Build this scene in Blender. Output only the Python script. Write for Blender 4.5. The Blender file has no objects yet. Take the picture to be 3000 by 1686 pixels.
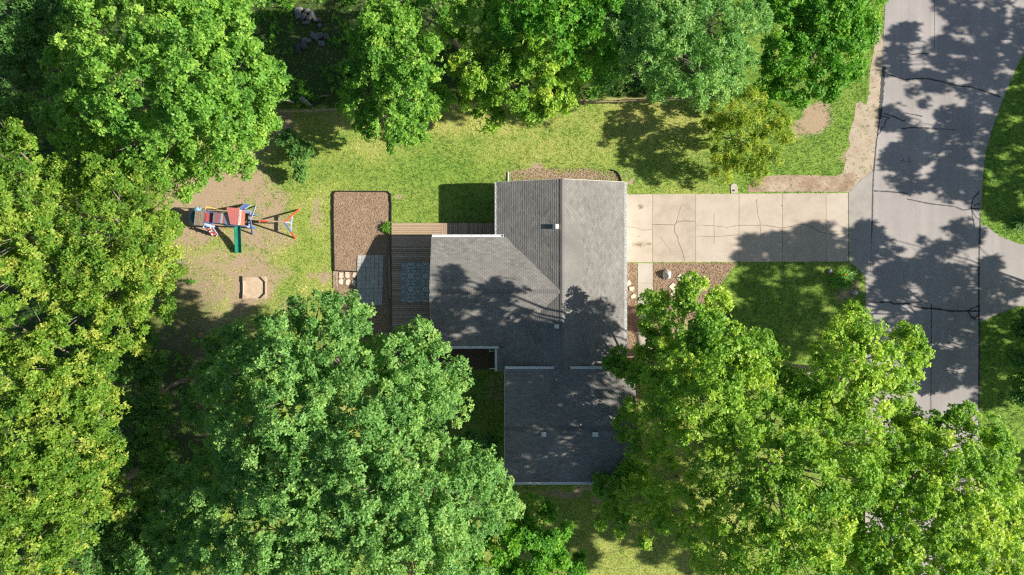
import bpy, bmesh, math, random
import numpy as np
from mathutils import Vector

# ------------------------------------------------------------------ camera, sky, sun, exposure
K, H = 37.0, 54.05            # photo pixels per metre on the ground, camera height
SC = bpy.context.scene
COL = SC.collection
cam_d = bpy.data.cameras.new("camera")
cam = bpy.data.objects.new("camera", cam_d)
COL.objects.link(cam)
cam.location = (0, 0, H)
cam.rotation_euler = (0, 0, 0)
cam_d.sensor_fit = 'HORIZONTAL'
cam_d.sensor_width = 36.0
cam_d.lens = 18.0 * H / (1500.0 / K)
cam_d.clip_end = 3000.0
SC.camera = cam

TAN = 1.61                    # shadow length per metre of height
SDIR = Vector((-TAN, 0.082, -1.0)).normalized()
wd = bpy.data.worlds.new("World")
SC.world = wd
wd.use_nodes = True
nt = wd.node_tree
bg = nt.nodes["Background"]
sky = nt.nodes.new("ShaderNodeTexSky")
sky.sky_type = 'NISHITA'
sky.sun_disc = False
sky.sun_elevation = math.atan(1.0 / math.hypot(TAN, 0.082))
sky.sun_rotation = math.radians(92.9)
sky.altitude = 200
nt.links.new(sky.outputs[0], bg.inputs[0])
bg.inputs[1].default_value = 0.058
sun_d = bpy.data.lights.new("sun", 'SUN')
sun_d.energy = 4.7
sun_d.angle = math.radians(0.6)
sun_d.color = (1.0, 0.935, 0.835)
sun = bpy.data.objects.new("sun", sun_d)
COL.objects.link(sun)
sun.location = (60, -4, 60)
sun.rotation_euler = SDIR.to_track_quat('-Z', 'Y').to_euler()
SC.view_settings.view_transform = 'Standard'
SC.view_settings.look = 'None'
SC.view_settings.exposure = 1.12
SC.view_settings.gamma = 1.0
SC.view_settings.use_curve_mapping = False
SC.render.engine = 'CYCLES'
SC.cycles.max_bounces = 8
SC.cycles.diffuse_bounces = 5
SC.cycles.transmission_bounces = 6
SC.cycles.filter_width = 1.25
SC.cycles.use_denoising = False

rng = np.random.default_rng(11)
random.seed(5)

# ------------------------------------------------------------------ helpers
def P(px, py, z=0.0):
    """photo pixel -> point at height z"""
    f = (H - z) / H
    return np.array(((px - 1500.0) / K * f, (843.0 - py) / K * f, z))

def G2(px, py):
    return np.array(((px - 1500.0) / K, (843.0 - py) / K))

ORG = {}

def tag(o, label=None, cat=None, group=None, kind=None):
    if label: o["label"] = label
    if cat: o["category"] = cat
    if group: o["group"] = group
    if kind: o["kind"] = kind
    return o

def thing(name, loc, label, cat, group=None, kind=None):
    o = bpy.data.objects.new(name, None)
    o.empty_display_size = 0.2
    COL.objects.link(o)
    o.location = tuple(float(v) for v in loc)
    ORG[o.name] = np.array(loc, float)
    return tag(o, label, cat, group, kind)

def link(name, me, parent=None, loc=None):
    o = bpy.data.objects.new(name, me)
    COL.objects.link(o)
    if parent is not None:
        o.parent = parent
        base = ORG[parent.name]
        if loc is None:
            ORG[o.name] = base
        else:
            o.location = tuple(float(v) for v in (np.array(loc) - base))
            ORG[o.name] = np.array(loc, float)
    else:
        loc = (0, 0, 0) if loc is None else loc
        o.location = tuple(float(v) for v in loc)
        ORG[o.name] = np.array(loc, float)
    return o

class MB:
    def __init__(self):
        self.v, self.f = [], []
    def add(self, vs, fs):
        n = len(self.v)
        self.v += [tuple(float(c) for c in p) for p in vs]
        self.f += [tuple(i + n for i in f) for f in fs]
        return self
    def hexa(self, b, t):
        return self.add(list(b) + list(t), [(3, 2, 1, 0), (4, 5, 6, 7), (0, 1, 5, 4), (1, 2, 6, 5), (2, 3, 7, 6), (3, 0, 4, 7)])
    def box(self, c, s, rz=0.0):
        cx, cy, cz = c
        a, b, h = s[0] / 2, s[1] / 2, s[2] / 2
        co, si = math.cos(rz), math.sin(rz)
        q = [(-a, -b), (a, -b), (a, b), (-a, b)]
        pts = [(cx + x * co - y * si, cy + x * si + y * co) for x, y in q]
        return self.hexa([(x, y, cz - h) for x, y in pts], [(x, y, cz + h) for x, y in pts])
    def beam(self, p, q, w, h, up=(0, 0, 1)):
        p, q = np.array(p, float), np.array(q, float)
        d = q - p
        d /= np.linalg.norm(d)
        u = np.array(up, float)
        s = np.cross(d, u)
        if np.linalg.norm(s) < 1e-4:
            s = np.cross(d, np.array((1.0, 0, 0)))
        s /= np.linalg.norm(s)
        t = np.cross(s, d)
        s, t = s * w / 2, t * h / 2
        return self.hexa([p - s - t, p + s - t, p + s + t, p - s + t], [q - s - t, q + s - t, q + s + t, q - s + t])
    def tube(self, pts, rad, n=8, cap=True):
        pts = [np.array(p, float) for p in pts]
        rad = rad if isinstance(rad, (list, tuple)) else [rad] * len(pts)
        vs, fs = [], []
        ref = None
        for i, p in enumerate(pts):
            d = pts[min(i + 1, len(pts) - 1)] - pts[max(i - 1, 0)]
            d /= max(np.linalg.norm(d), 1e-9)
            if ref is None:
                ref = np.cross(d, (0, 0, 1.0))
                if np.linalg.norm(ref) < 1e-3:
                    ref = np.array((1.0, 0, 0))
            ref = ref - d * np.dot(ref, d)
            ref /= np.linalg.norm(ref)
            b = np.cross(d, ref)
            for k in range(n):
                a = 2 * math.pi * k / n
                vs.append(p + rad[i] * (math.cos(a) * ref + math.sin(a) * b))
        for i in range(len(pts) - 1):
            for k in range(n):
                k2 = (k + 1) % n
                fs.append((i * n + k, i * n + k2, (i + 1) * n + k2, (i + 1) * n + k))
        if cap:
            fs.append(tuple(range(n))[::-1])
            fs.append(tuple(range((len(pts) - 1) * n, len(pts) * n)))
        return self.add(vs, fs)
    def prism(self, poly, z0, z1):
        n = len(poly)
        vs = [(p[0], p[1], z0) for p in poly] + [(p[0], p[1], z1) for p in poly]
        fs = [tuple(range(n))[::-1], tuple(range(n, 2 * n))]
        fs += [(i, (i + 1) % n, n + (i + 1) % n, n + i) for i in range(n)]
        return self.add(vs, fs)
    def sheet(self, poly, z):
        return self.add([(p[0], p[1], z) for p in poly], [tuple(range(len(poly)))])
    def ribbon(self, pts, w, z):
        pts = [np.array(p[:2], float) for p in pts]
        ws = w if isinstance(w, (list, tuple)) else [w] * len(pts)
        vs = []
        for i, p in enumerate(pts):
            d = pts[min(i + 1, len(pts) - 1)] - pts[max(i - 1, 0)]
            d /= max(np.linalg.norm(d), 1e-9)
            s = np.array((-d[1], d[0])) * ws[i] / 2
            vs += [(p[0] + s[0], p[1] + s[1], z), (p[0] - s[0], p[1] - s[1], z)]
        return self.add(vs, [(2 * i + 1, 2 * i + 3, 2 * i + 2, 2 * i) for i in range(len(pts) - 1)])
    def mesh(self, name, mat, off=(0, 0, 0), smooth=False):
        me = bpy.data.meshes.new(name)
        ox, oy, oz = off
        me.from_pydata([(x - ox, y - oy, z - oz) for x, y, z in self.v], [], self.f)
        bm = bmesh.new()
        bm.from_mesh(me)
        bmesh.ops.recalc_face_normals(bm, faces=bm.faces)
        bm.to_mesh(me)
        bm.free()
        if smooth:
            me.polygons.foreach_set("use_smooth", [True] * len(me.polygons))
        me.materials.append(mat)
        return me
    def build(self, name, mat, parent=None, loc=None, smooth=False):
        if parent is not None:
            off = ORG[parent.name] if loc is None else np.array(loc)
        else:
            off = np.array((0, 0, 0) if loc is None else loc, float)
        return link(name, self.mesh(name, mat, off, smooth), parent, loc)

def up_sheet(o):
    """make sure an open sheet faces up"""
    me = o.data
    if len(me.polygons) and sum(p.normal.z * p.area for p in me.polygons) < 0:
        me.flip_normals()
    return o

# value noise in numpy
NT = rng.random((256, 256))
def vnoise(x, y, s=0):
    x = np.asarray(x, float) + 37.7 * s + 1000
    y = np.asarray(y, float) + 91.3 * s + 1000
    xi, yi = np.floor(x).astype(int), np.floor(y).astype(int)
    fx, fy = x - xi, y - yi
    fx, fy = fx * fx * (3 - 2 * fx), fy * fy * (3 - 2 * fy)
    a = NT[xi % 256, yi % 256]; b = NT[(xi + 1) % 256, yi % 256]
    c = NT[xi % 256, (yi + 1) % 256]; d = NT[(xi + 1) % 256, (yi + 1) % 256]
    return (a * (1 - fx) + b * fx) * (1 - fy) + (c * (1 - fx) + d * fx) * fy
def fbm(x, y, s=0, o=3):
    r, a, t = 0, 1.0, 0
    for i in range(o):
        r = r + a * vnoise(x * 2 ** i, y * 2 ** i, s + i * 5)
        t += a
        a *= 0.5
    return r / t
def inpoly(x, y, poly):
    x, y = np.asarray(x, float), np.asarray(y, float)
    r = np.zeros(x.shape, bool)
    n = len(poly)
    for i in range(n):
        x0, y0 = poly[i][0], poly[i][1]
        x1, y1 = poly[(i + 1) % n][0], poly[(i + 1) % n][1]
        if y0 == y1: continue
        c = (y0 > y) != (y1 > y)
        r ^= c & (x < (x1 - x0) * (y - y0) / (y1 - y0) + x0)
    return r
def pxpoly(lst):
    return [tuple(G2(a, b)) for a, b in lst]

# ------------------------------------------------------------------ materials
def new_mat(name, rough=0.8, spec=0.25):
    m = bpy.data.materials.new(name)
    m.use_nodes = True
    n = m.node_tree
    b = n.nodes["Principled BSDF"]
    b.inputs["Roughness"].default_value = rough
    b.inputs["Specular IOR Level"].default_value = spec
    return m, n, b

def N(n, typ, **kw):
    x = n.nodes.new(typ)
    for k, v in kw.items():
        setattr(x, k, v)
    return x

def noise(n, scale, detail=4.0, rough=0.6, vec=None):
    t = N(n, "ShaderNodeTexNoise")
    t.inputs["Scale"].default_value = scale
    t.inputs["Detail"].default_value = detail
    t.inputs["Roughness"].default_value = rough
    if vec is not None:
        n.links.new(vec, t.inputs["Vector"])
    return t

def ramp(n, fac, stops):
    r = N(n, "ShaderNodeValToRGB")
    e = r.color_ramp.elements
    while len(e) < len(stops):
        e.new(0.5)
    for x, (p, c) in zip(e, stops):
        x.position = p
        x.color = (c[0], c[1], c[2], 1)
    n.links.new(fac, r.inputs[0])
    return r

def mix(n, fac, a, b, mode='MIX'):
    m = N(n, "ShaderNodeMix", data_type='RGBA', blend_type=mode)
    for sock, v in ((0, fac), (6, a), (7, b)):
        if hasattr(v, "is_linked"):
            n.links.new(v, m.inputs[sock])
        elif sock == 0:
            m.inputs[0].default_value = v
        else:
            m.inputs[sock].default_value = (v[0], v[1], v[2], 1)
    return m.outputs[2]

def math_n(n, op, a, b=None, clamp=False):
    m = N(n, "ShaderNodeMath", operation=op, use_clamp=clamp)
    for i, v in enumerate((a, b)):
        if v is None: continue
        if hasattr(v, "is_linked"):
            n.links.new(v, m.inputs[i])
        else:
            m.inputs[i].default_value = v
    return m.outputs[0]

def bump(n, b, height, strength, dist=0.02):
    x = N(n, "ShaderNodeBump")
    x.inputs["Strength"].default_value = strength
    x.inputs["Distance"].default_value = dist
    n.links.new(height, x.inputs["Height"])
    n.links.new(x.outputs[0], b.inputs["Normal"])

def pos(n):
    return N(n, "ShaderNodeNewGeometry").outputs["Position"]

def speckle(name, stops, scale=3.0, fine=60.0, fine_amt=0.35, rough=0.85, spec=0.2, bstr=0.3, bdist=0.02, objvar=0.0, detail=6):
    """two-scale noise colour with relief"""
    m, n, b = new_mat(name, rough, spec)
    p = pos(n)
    a = noise(n, scale, detail, 0.65, p)
    f = noise(n, fine, 3, 0.7, p)
    fac = math_n(n, 'ADD', math_n(n, 'MULTIPLY', a.outputs[0], 1 - fine_amt), math_n(n, 'MULTIPLY', f.outputs[0], fine_amt))
    if objvar:
        oi = N(n, "ShaderNodeObjectInfo")
        fac = math_n(n, 'ADD', fac, math_n(n, 'MULTIPLY', math_n(n, 'SUBTRACT', oi.outputs["Random"], 0.5), objvar))
    r = ramp(n, fac, stops)
    n.links.new(r.outputs[0], b.inputs["Base Color"])
    bump(n, b, fac, bstr, bdist)
    return m

def paint(name, col, rough=0.5, spec=0.4, wear=0.25, scale=12.0):
    m, n, b = new_mat(name, rough, spec)
    t = noise(n, scale, 5, 0.65, pos(n))
    d = tuple(c * (1 - wear) for c in col)
    r = ramp(n, t.outputs[0], [(0.3, d), (0.65, col)])
    n.links.new(r.outputs[0], b.inputs["Base Color"])
    return m

def wood(name, dark, light, axis=0, objvar=0.35, rough=0.85):
    m, n, b = new_mat(name, rough, 0.15)
    mp = N(n, "ShaderNodeMapping")
    mp.inputs["Scale"].default_value = (1.2, 14, 14) if axis == 0 else (14, 1.2, 14)
    n.links.new(pos(n), mp.inputs[0])
    t = noise(n, 2.2, 6, 0.7, mp.outputs[0])
    oi = N(n, "ShaderNodeObjectInfo")
    fac = math_n(n, 'ADD', t.outputs[0], math_n(n, 'MULTIPLY', math_n(n, 'SUBTRACT', oi.outputs["Random"], 0.5), objvar))
    r = ramp(n, fac, [(0.25, dark), (0.75, light)])
    n.links.new(r.outputs[0], b.inputs["Base Color"])
    bump(n, b, t.outputs[0], 0.3, 0.01)
    return m

def leaf_mat(name, stops, trans=0.46, tint=(1.12, 1.15, 0.7), rough=0.5):
    m, n, b = new_mat(name, rough, 0.35)
    at = N(n, "ShaderNodeAttribute", attribute_name="var")
    r = ramp(n, at.outputs["Fac"], stops)
    n.links.new(r.outputs[0], b.inputs["Base Color"])
    tr = N(n, "ShaderNodeBsdfTranslucent")
    tc = mix(n, 1.0, r.outputs[0], tint, 'MULTIPLY')
    n.links.new(tc, tr.inputs[0])
    ms = N(n, "ShaderNodeMixShader")
    ms.inputs[0].default_value = trans
    n.links.new(b.outputs[0], ms.inputs[1])
    n.links.new(tr.outputs[0], ms.inputs[2])
    out = n.nodes["Material Output"]
    n.links.new(ms.outputs[0], out.inputs[0])
    return m

MAT = {}

def road_mat():
    m, n, b = new_mat('road_asphalt', 0.9, 0.2)
    p = pos(n)
    big = noise(n, 0.22, 5, 0.6, p)
    mp = N(n, "ShaderNodeMapping")
    mp.inputs["Scale"].default_value = (1.1, 0.05, 1)
    n.links.new(p, mp.inputs[0])
    lane = noise(n, 1.0, 3, 0.6, mp.outputs[0])
    fine = noise(n, 24, 4, 0.8, p)
    sp = noise(n, 9, 2, 0.6, p)
    f = math_n(n, 'ADD', math_n(n, 'MULTIPLY', big.outputs[0], .33), math_n(n, 'MULTIPLY', lane.outputs[0], .25))
    f = math_n(n, 'ADD', f, math_n(n, 'MULTIPLY', fine.outputs[0], .42))
    r = ramp(n, f, [(0.3, (0.185, 0.168, 0.158)), (0.5, (0.305, 0.280, 0.265)), (0.7, (0.42, 0.388, 0.368))])
    stain = ramp(n, sp.outputs[0], [(0.66, (1, 1, 1)), (0.74, (0.55, 0.54, 0.53))])
    n.links.new(mix(n, .6, r.outputs[0], stain.outputs[0], 'MULTIPLY'), b.inputs["Base Color"])
    bump(n, b, fine.outputs[0], .35, .01)
    return m
MAT['road'] = road_mat()
MAT['apron'] = speckle('apron_asphalt', [(0.3, (0.23, 0.215, 0.195)), (0.5, (0.31, 0.285, 0.26)), (0.72, (0.38, 0.345, 0.31))], 0.9, 45, 0.4, 0.9, 0.2, 0.35, 0.01)
MAT['concrete'] = speckle('driveway_concrete', [(0.25, (0.31, 0.252, 0.195)), (0.5, (0.415, 0.352, 0.284)), (0.75, (0.48, 0.422, 0.352))], 0.9, 24, 0.35, 0.85, 0.25, 0.2, 0.006, 0.24)
MAT['walk'] = speckle('walk_concrete', [(0.25, (0.33, 0.285, 0.235)), (0.5, (0.41, 0.365, 0.31)), (0.75, (0.47, 0.425, 0.37))], 1.2, 30, 0.3, 0.85, 0.25, 0.2, 0.006, 0.12)
MAT['stain'] = speckle('oil_stain', [(0.3, (0.16, 0.11, 0.06)), (0.7, (0.34, 0.26, 0.17))], 5, 40, 0.4)
MAT['tar'] = speckle('tar_sealant', [(0.3, (0.018, 0.018, 0.02)), (0.7, (0.05, 0.05, 0.052))], 6, 60, 0.3, 0.6, 0.4)
MAT['crack'] = speckle('crack_fill', [(0.3, (0.10, 0.075, 0.05)), (0.7, (0.25, 0.20, 0.145))], 8, 60, 0.3)
MAT['gravel'] = speckle('shoulder_gravel', [(0.25, (0.17, 0.12, 0.085)), (0.45, (0.36, 0.29, 0.21)), (0.7, (0.50, 0.42, 0.325))], 0.9, 22, 0.5, 0.95, 0.1, 0.8, 0.03)
MAT['mulch'] = speckle('bark_mulch', [(0.25, (0.15, 0.10, 0.062)), (0.5, (0.305, 0.212, 0.14)), (0.75, (0.47, 0.355, 0.25))], 1.4, 26, 0.6, 0.95, 0.1, 1.0, 0.05)
MAT['soil_strip'] = speckle('dry_soil', [(0.3, (0.16, 0.10, 0.07)), (0.48, (0.31, 0.22, 0.155)), (0.62, (0.46, 0.37, 0.28))], 0.8, 18, 0.45, 0.95, 0.1, 0.9, 0.04)
MAT['mulch_dark'] = speckle('dark_mulch', [(0.25, (0.05, 0.032, 0.025)), (0.5, (0.12, 0.082, 0.062)), (0.75, (0.22, 0.16, 0.12))], 1.4, 16, 0.6, 0.95, 0.1, 1.0, 0.05)  # darker brown than the other mulch; side bed and stump
MAT['chip'] = speckle('mulch_chip', [(0.25, (0.13, 0.085, 0.055)), (0.5, (0.31, 0.215, 0.145)), (0.75, (0.50, 0.385, 0.28))], 9, 40, 0.4, 0.95, 0.1, 0.2, 0.01)
MAT['black'] = paint('black_plastic', (0.015, 0.015, 0.016), 0.55)
MAT['white'] = paint('white_aluminium', (0.84, 0.84, 0.82), 0.45, 0.4, 0.12)
MAT['fascia'] = paint('pale_fascia', (0.55, 0.52, 0.47), 0.6, 0.3, 0.2)
MAT['siding'] = paint('cream_siding', (0.55, 0.51, 0.43), 0.6, 0.3, 0.12, 3)
MAT['glass'] = paint('window_glass', (0.03, 0.04, 0.05), 0.08, 0.6, 0.2, 2)
MAT['metal'] = paint('grey_metal', (0.42, 0.43, 0.43), 0.45, 0.5, 0.25)
MAT['dark_metal'] = paint('dark_metal', (0.05, 0.055, 0.06), 0.5, 0.5, 0.3)
MAT['stone'] = speckle('grey_stone', [(0.28, (0.16, 0.15, 0.145)), (0.5, (0.36, 0.35, 0.34)), (0.72, (0.58, 0.57, 0.55))], 5, 30, 0.4, 0.85, 0.2, 0.7, 0.05, 0.2)
MAT['dark_stone'] = speckle('dark_grey_stone', [(0.28, (0.05, 0.05, 0.052)), (0.5, (0.11, 0.11, 0.115)), (0.72, (0.19, 0.19, 0.195))], 4, 30, 0.4, 0.9, 0.15, 0.7, 0.05, 0.25)  # neutral grey, darker than the boulder stone; rubble blocks
MAT['flag'] = speckle('buff_flagstone', [(0.28, (0.46, 0.38, 0.29)), (0.5, (0.58, 0.50, 0.40)), (0.72, (0.66, 0.585, 0.48))], 4, 30, 0.4, 0.85, 0.2, 0.4, 0.02, 0.2)
MAT['brick'] = speckle('weathered_brick', [(0.28, (0.24, 0.17, 0.12)), (0.5, (0.36, 0.27, 0.20)), (0.72, (0.45, 0.36, 0.28))], 5, 30, 0.4, 0.85, 0.2, 0.4, 0.02, 0.3)
MAT['paver'] = speckle('grey_paver', [(0.28, (0.29, 0.285, 0.265)), (0.5, (0.385, 0.38, 0.355)), (0.72, (0.47, 0.465, 0.435))], 3, 40, 0.4, 0.85, 0.2, 0.3, 0.01, 0.14)
MAT['deck_new'] = wood('pale_deck_wood', (0.29, 0.20, 0.135), (0.47, 0.35, 0.25), 0, 0.3)
MAT['deck_trim'] = wood('pale_trim_wood', (0.29, 0.20, 0.135), (0.47, 0.35, 0.25), 1, 0.3)
MAT['deck_old'] = wood('grey_deck_wood', (0.26, 0.175, 0.13), (0.58, 0.435, 0.34), 0, 0.28)
MAT['deck_old_y'] = wood('grey_deck_wood_crosswise', (0.26, 0.175, 0.13), (0.58, 0.435, 0.34), 1, 0.28)
MAT['old_wood'] = wood('weathered_timber', (0.13, 0.10, 0.075), (0.33, 0.27, 0.20), 0, 0.4)
MAT['sandwood'] = wood('sandbox_timber', (0.30, 0.215, 0.15), (0.50, 0.39, 0.29), 0, 0.25)
MAT['fence'] = wood('fence_timber', (0.20, 0.165, 0.075), (0.46, 0.385, 0.20), 0, 0.4)
MAT['sand'] = speckle('play_sand', [(0.3, (0.34, 0.25, 0.17)), (0.5, (0.48, 0.37, 0.26)), (0.7, (0.58, 0.47, 0.35))], 2.5, 30, 0.4, 0.95, 0.1, 0.7, 0.05)
MAT['bark'] = speckle('tree_bark', [(0.3, (0.09, 0.07, 0.055)), (0.5, (0.19, 0.16, 0.13)), (0.7, (0.31, 0.275, 0.23))], 6, 30, 0.4, 0.95, 0.1, 0.8, 0.05)
MAT['pale_bark'] = speckle('pale_bark', [(0.3, (0.18, 0.155, 0.12)), (0.5, (0.33, 0.29, 0.235)), (0.7, (0.46, 0.42, 0.35))], 6, 30, 0.4, 0.95, 0.1, 0.8, 0.05)
MAT['red'] = paint('faded_red_paint', (0.60, 0.075, 0.06), 0.6, 0.3, 0.25, 9)
MAT['red_pale'] = paint('sun_bleached_red_paint', (0.66, 0.21, 0.19), 0.65, 0.3, 0.22, 9)
MAT['red_bright'] = paint('bright_red_paint', (0.66, 0.07, 0.035), 0.5, 0.35, 0.2, 9)
MAT['blue'] = paint('blue_paint', (0.10, 0.18, 0.38), 0.6, 0.3, 0.3, 9)
MAT['blue_pale'] = paint('bleached_blue_paint', (0.33, 0.37, 0.50), 0.65, 0.3, 0.3, 9)
MAT['green'] = paint('green_plastic', (0.012, 0.19, 0.125), 0.32, 0.5, 0.2, 3)
MAT['teal'] = paint('smoky_blue_plastic', (0.045, 0.15, 0.22), 0.22, 0.5, 0.4, 4)
MAT['sky_blue'] = paint('pale_blue_plastic', (0.22, 0.42, 0.55), 0.4, 0.5, 0.2, 4)
MAT['yellow'] = paint('yellow_plastic', (0.68, 0.44, 0.09), 0.4, 0.5, 0.2)
MAT['white_plastic'] = paint('white_plastic', (0.72, 0.69, 0.66), 0.5, 0.4, 0.15)
MAT['petal'] = paint('orange_petal', (0.75, 0.36, 0.03), 0.5, 0.2, 0.2)

def shingle_mat():
    m, n, b = new_mat('asphalt_shingle', 0.92, 0.12)
    at = N(n, "ShaderNodeAttribute", attribute_name="var")
    oi = N(n, "ShaderNodeObjectInfo")
    p = pos(n)
    big = noise(n, 0.45, 4, 0.6, p)
    fine = noise(n, 70, 2, 0.6, p)
    fac = math_n(n, 'ADD', math_n(n, 'MULTIPLY', at.outputs["Fac"], 0.3), math_n(n, 'MULTIPLY', oi.outputs["Random"], 0.06))
    fac = math_n(n, 'ADD', fac, math_n(n, 'MULTIPLY', big.outputs[0], 0.5))
    fac = math_n(n, 'ADD', fac, math_n(n, 'MULTIPLY', fine.outputs[0], 0.2))
    r = ramp(n, fac, [(0.25, (0.122, 0.115, 0.106)), (0.55, (0.208, 0.199, 0.185)), (0.85, (0.285, 0.275, 0.258))])
    n.links.new(r.outputs[0], b.inputs["Base Color"])
    return m
MAT['shingle'] = shingle_mat()
MAT['deck_felt'] = paint('roof_underlay', (0.05, 0.046, 0.042), 0.95, 0.1)

def rug_mat():
    m, n, b = new_mat('patterned_rug', 0.95, 0.1)
    tc = N(n, "ShaderNodeTexCoord")
    mp = N(n, "ShaderNodeMapping")
    mp.inputs["Scale"].default_value = (1, 1, 1)
    n.links.new(tc.outputs["Object"], mp.inputs[0])
    s = N(n, "ShaderNodeSeparateXYZ")
    n.links.new(mp.outputs[0], s.inputs[0])
    # mirrored tile coordinates
    fx = math_n(n, 'PINGPONG', s.outputs[0], 0.58)
    fy = math_n(n, 'PINGPONG', s.outputs[1], 0.52)
    c = N(n, "ShaderNodeCombineXYZ")
    n.links.new(fx, c.inputs[0]); n.links.new(fy, c.inputs[1])
    v = N(n, "ShaderNodeTexVoronoi", feature='F1', distance='EUCLIDEAN')
    v.inputs["Scale"].default_value = 7.5
    n.links.new(c.outputs[0], v.inputs["Vector"])
    ring = math_n(n, 'ABSOLUTE', math_n(n, 'SUBTRACT', v.outputs["Distance"], 0.26))
    ring = math_n(n, 'LESS_THAN', ring, 0.10)
    dx = math_n(n, 'SUBTRACT', fx, 0.58); dy = math_n(n, 'SUBTRACT', fy, 0.52)
    rad = math_n(n, 'SQRT', math_n(n, 'ADD', math_n(n, 'MULTIPLY', dx, dx), math_n(n, 'MULTIPLY', dy, dy)))
    wv = math_n(n, 'GREATER_THAN', math_n(n, 'SINE', math_n(n, 'MULTIPLY', rad, 52.0)), 0.35)
    patt = math_n(n, 'MAXIMUM', ring, math_n(n, 'MULTIPLY', wv, math_n(n, 'LESS_THAN', rad, 0.2)))
    nz = noise(n, 40, 3, 0.6, tc.outputs["Object"])
    patt = math_n(n, 'MULTIPLY', patt, math_n(n, 'ADD', nz.outputs[0], 0.4))
    r = ramp(n, patt, [(0.0, (0.285, 0.295, 0.30)), (0.9, (0.72, 0.71, 0.69))])
    n.links.new(r.outputs[0], b.inputs["Base Color"])
    return m
MAT['rug'] = rug_mat()

MAT['leaf_maple'] = leaf_mat('maple_leaf', [(0.0, (0.085, 0.24, 0.03)), (0.5, (0.205, 0.42, 0.055)), (1.0, (0.43, 0.6, 0.1))])
MAT['leaf_olive'] = leaf_mat('olive_leaf', [(0.0, (0.07, 0.18, 0.018)), (0.5, (0.19, 0.345, 0.033)), (1.0, (0.51, 0.54, 0.1))])
MAT['leaf_blue'] = leaf_mat('blue_green_leaf', [(0.0, (0.095, 0.235, 0.055)), (0.5, (0.205, 0.415, 0.098)), (1.0, (0.41, 0.58, 0.165))])
MAT['leaf_lime'] = leaf_mat('lime_leaf', [(0.0, (0.12, 0.29, 0.03)), (0.5, (0.29, 0.49, 0.055)), (1.0, (0.58, 0.68, 0.1))])
MAT['leaf_vivid'] = leaf_mat('vivid_leaf', [(0.0, (0.06, 0.22, 0.02)), (0.5, (0.145, 0.385, 0.03)), (1.0, (0.33, 0.54, 0.06))])
MAT['leaf_dark'] = leaf_mat('deep_green_leaf', [(0.0, (0.06, 0.17, 0.035)), (0.5, (0.13, 0.29, 0.06)), (1.0, (0.26, 0.42, 0.09))])
MAT['leaf_yellow'] = leaf_mat('yellow_leaf', [(0.0, (0.15, 0.26, 0.02)), (0.5, (0.3, 0.41, 0.04)), (1.0, (0.56, 0.58, 0.08))])
MAT['leaf_sage'] = leaf_mat('pale_green_leaf', [(0.0, (0.095, 0.26, 0.05)), (0.5, (0.21, 0.42, 0.1)), (1.0, (0.42, 0.59, 0.18))])

# ------------------------------------------------------------------ shapes of the paved areas (photo pixels on the ground)
ROAD_L = [(2700, -1500), (2612, -300), (2594, 0), (2587, 130), (2584, 250), (2580, 340), (2566, 430), (2557, 500), (2554, 560), (2552, 680), (2548, 800), (2542, 880), (2541, 1100), (2540, 1400), (2540, 1800), (2545, 3500)]
ROAD_R = [(3600, -1500), (3120, -100), (3030, 95), (2975, 205), (2940, 285), (2905, 385), (2886, 450), (2879, 520), (2874, 600), (2871, 700), (2869, 900), (2868, 1150), (2868, 1800), (2872, 3500)]
ROAD = ROAD_L + ROAD_R[::-1]
DRIVE = [(1822, 570.5), (2484, 566), (2485.5, 767), (1822, 769)]
APRON = [(2486, 565), (2522, 528), (2557, 501), (2554, 560), (2552, 680), (2548, 800), (2542, 880), (2541, 1000), (2536, 1000), (2535, 812), (2514, 788), (2487.5, 767)]
OPPDRIVE = [(2871, 662), (2886, 660), (2925, 690), (2985, 716), (3060, 718), (3060, 897), (2985, 897), (2920, 922), (2869, 946)]
WALK = [(1868, 771), (1912, 771), (1914, 1062), (1870, 1062)]
BED = [(982, 563), (1136, 562), (1144, 575), (1146, 640), (1146, 1060), (1040, 1060), (985, 880), (980, 795), (978, 640), (977, 572)]
FRONTBED = [(1836, 771), (1866, 771), (1869, 1062), (1868, 1420), (1846, 1420), (1836, 1060)]
ROCKBED = [(1914, 771), (2158, 771), (2135, 800), (2112, 832), (2085, 880), (2050, 930), (1960, 950), (1914, 950)]
SHOULDER = [(2575, 80), (2588, 128), (2584, 250), (2580, 340), (2566, 430), (2557, 500), (2522, 528), (2486, 564), (2440, 560), (2400, 548), (2452, 520), (2470, 505), (2478, 470), (2474, 455), (2490, 430), (2486, 400), (2494, 370), (2504, 340), (2505, 305), (2520, 296), (2538, 310), (2546, 270), (2548, 210), (2560, 150), (2562, 90)]
STRIP = [(2190, 563), (2192, 540), (2225, 517), (2300, 513), (2380, 514), (2440, 516), (2470, 512), (2500, 505), (2512, 520), (2500, 545), (2484, 563)]
HOUSE_FP = [(1480, 548), (1808, 548), (1808, 1050), (1810, 1060), (1810, 1345), (1500, 1345), (1500, 1060), (1480, 1000), (1300, 1000), (1300, 710), (1480, 710)]
DECK1 = [(1147, 655), (1470, 655), (1470, 705), (1300, 705), (1300, 985), (1147, 985)]
PATIO = [(1048, 748), (1124, 748), (1120, 894), (1047, 894)]
NSTRIP = [(1478, 552), (1490, 532), (1486, 512), (1500, 506), (1560, 494), (1700, 493), (1780, 500), (1805, 500), (1818, 515), (1822, 535), (1822, 552)]
WBED = [(1270, 1005), (1490, 1005), (1492, 1060), (1470, 1082), (1340, 1084), (1270, 1070), (1080, 1060), (1080, 1000)]
PAVED = [pxpoly(q) for q in (ROAD, DRIVE, APRON, OPPDRIVE, WALK, BED, FRONTBED, ROCKBED, HOUSE_FP, DECK1, PATIO, WBED)]
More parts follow.
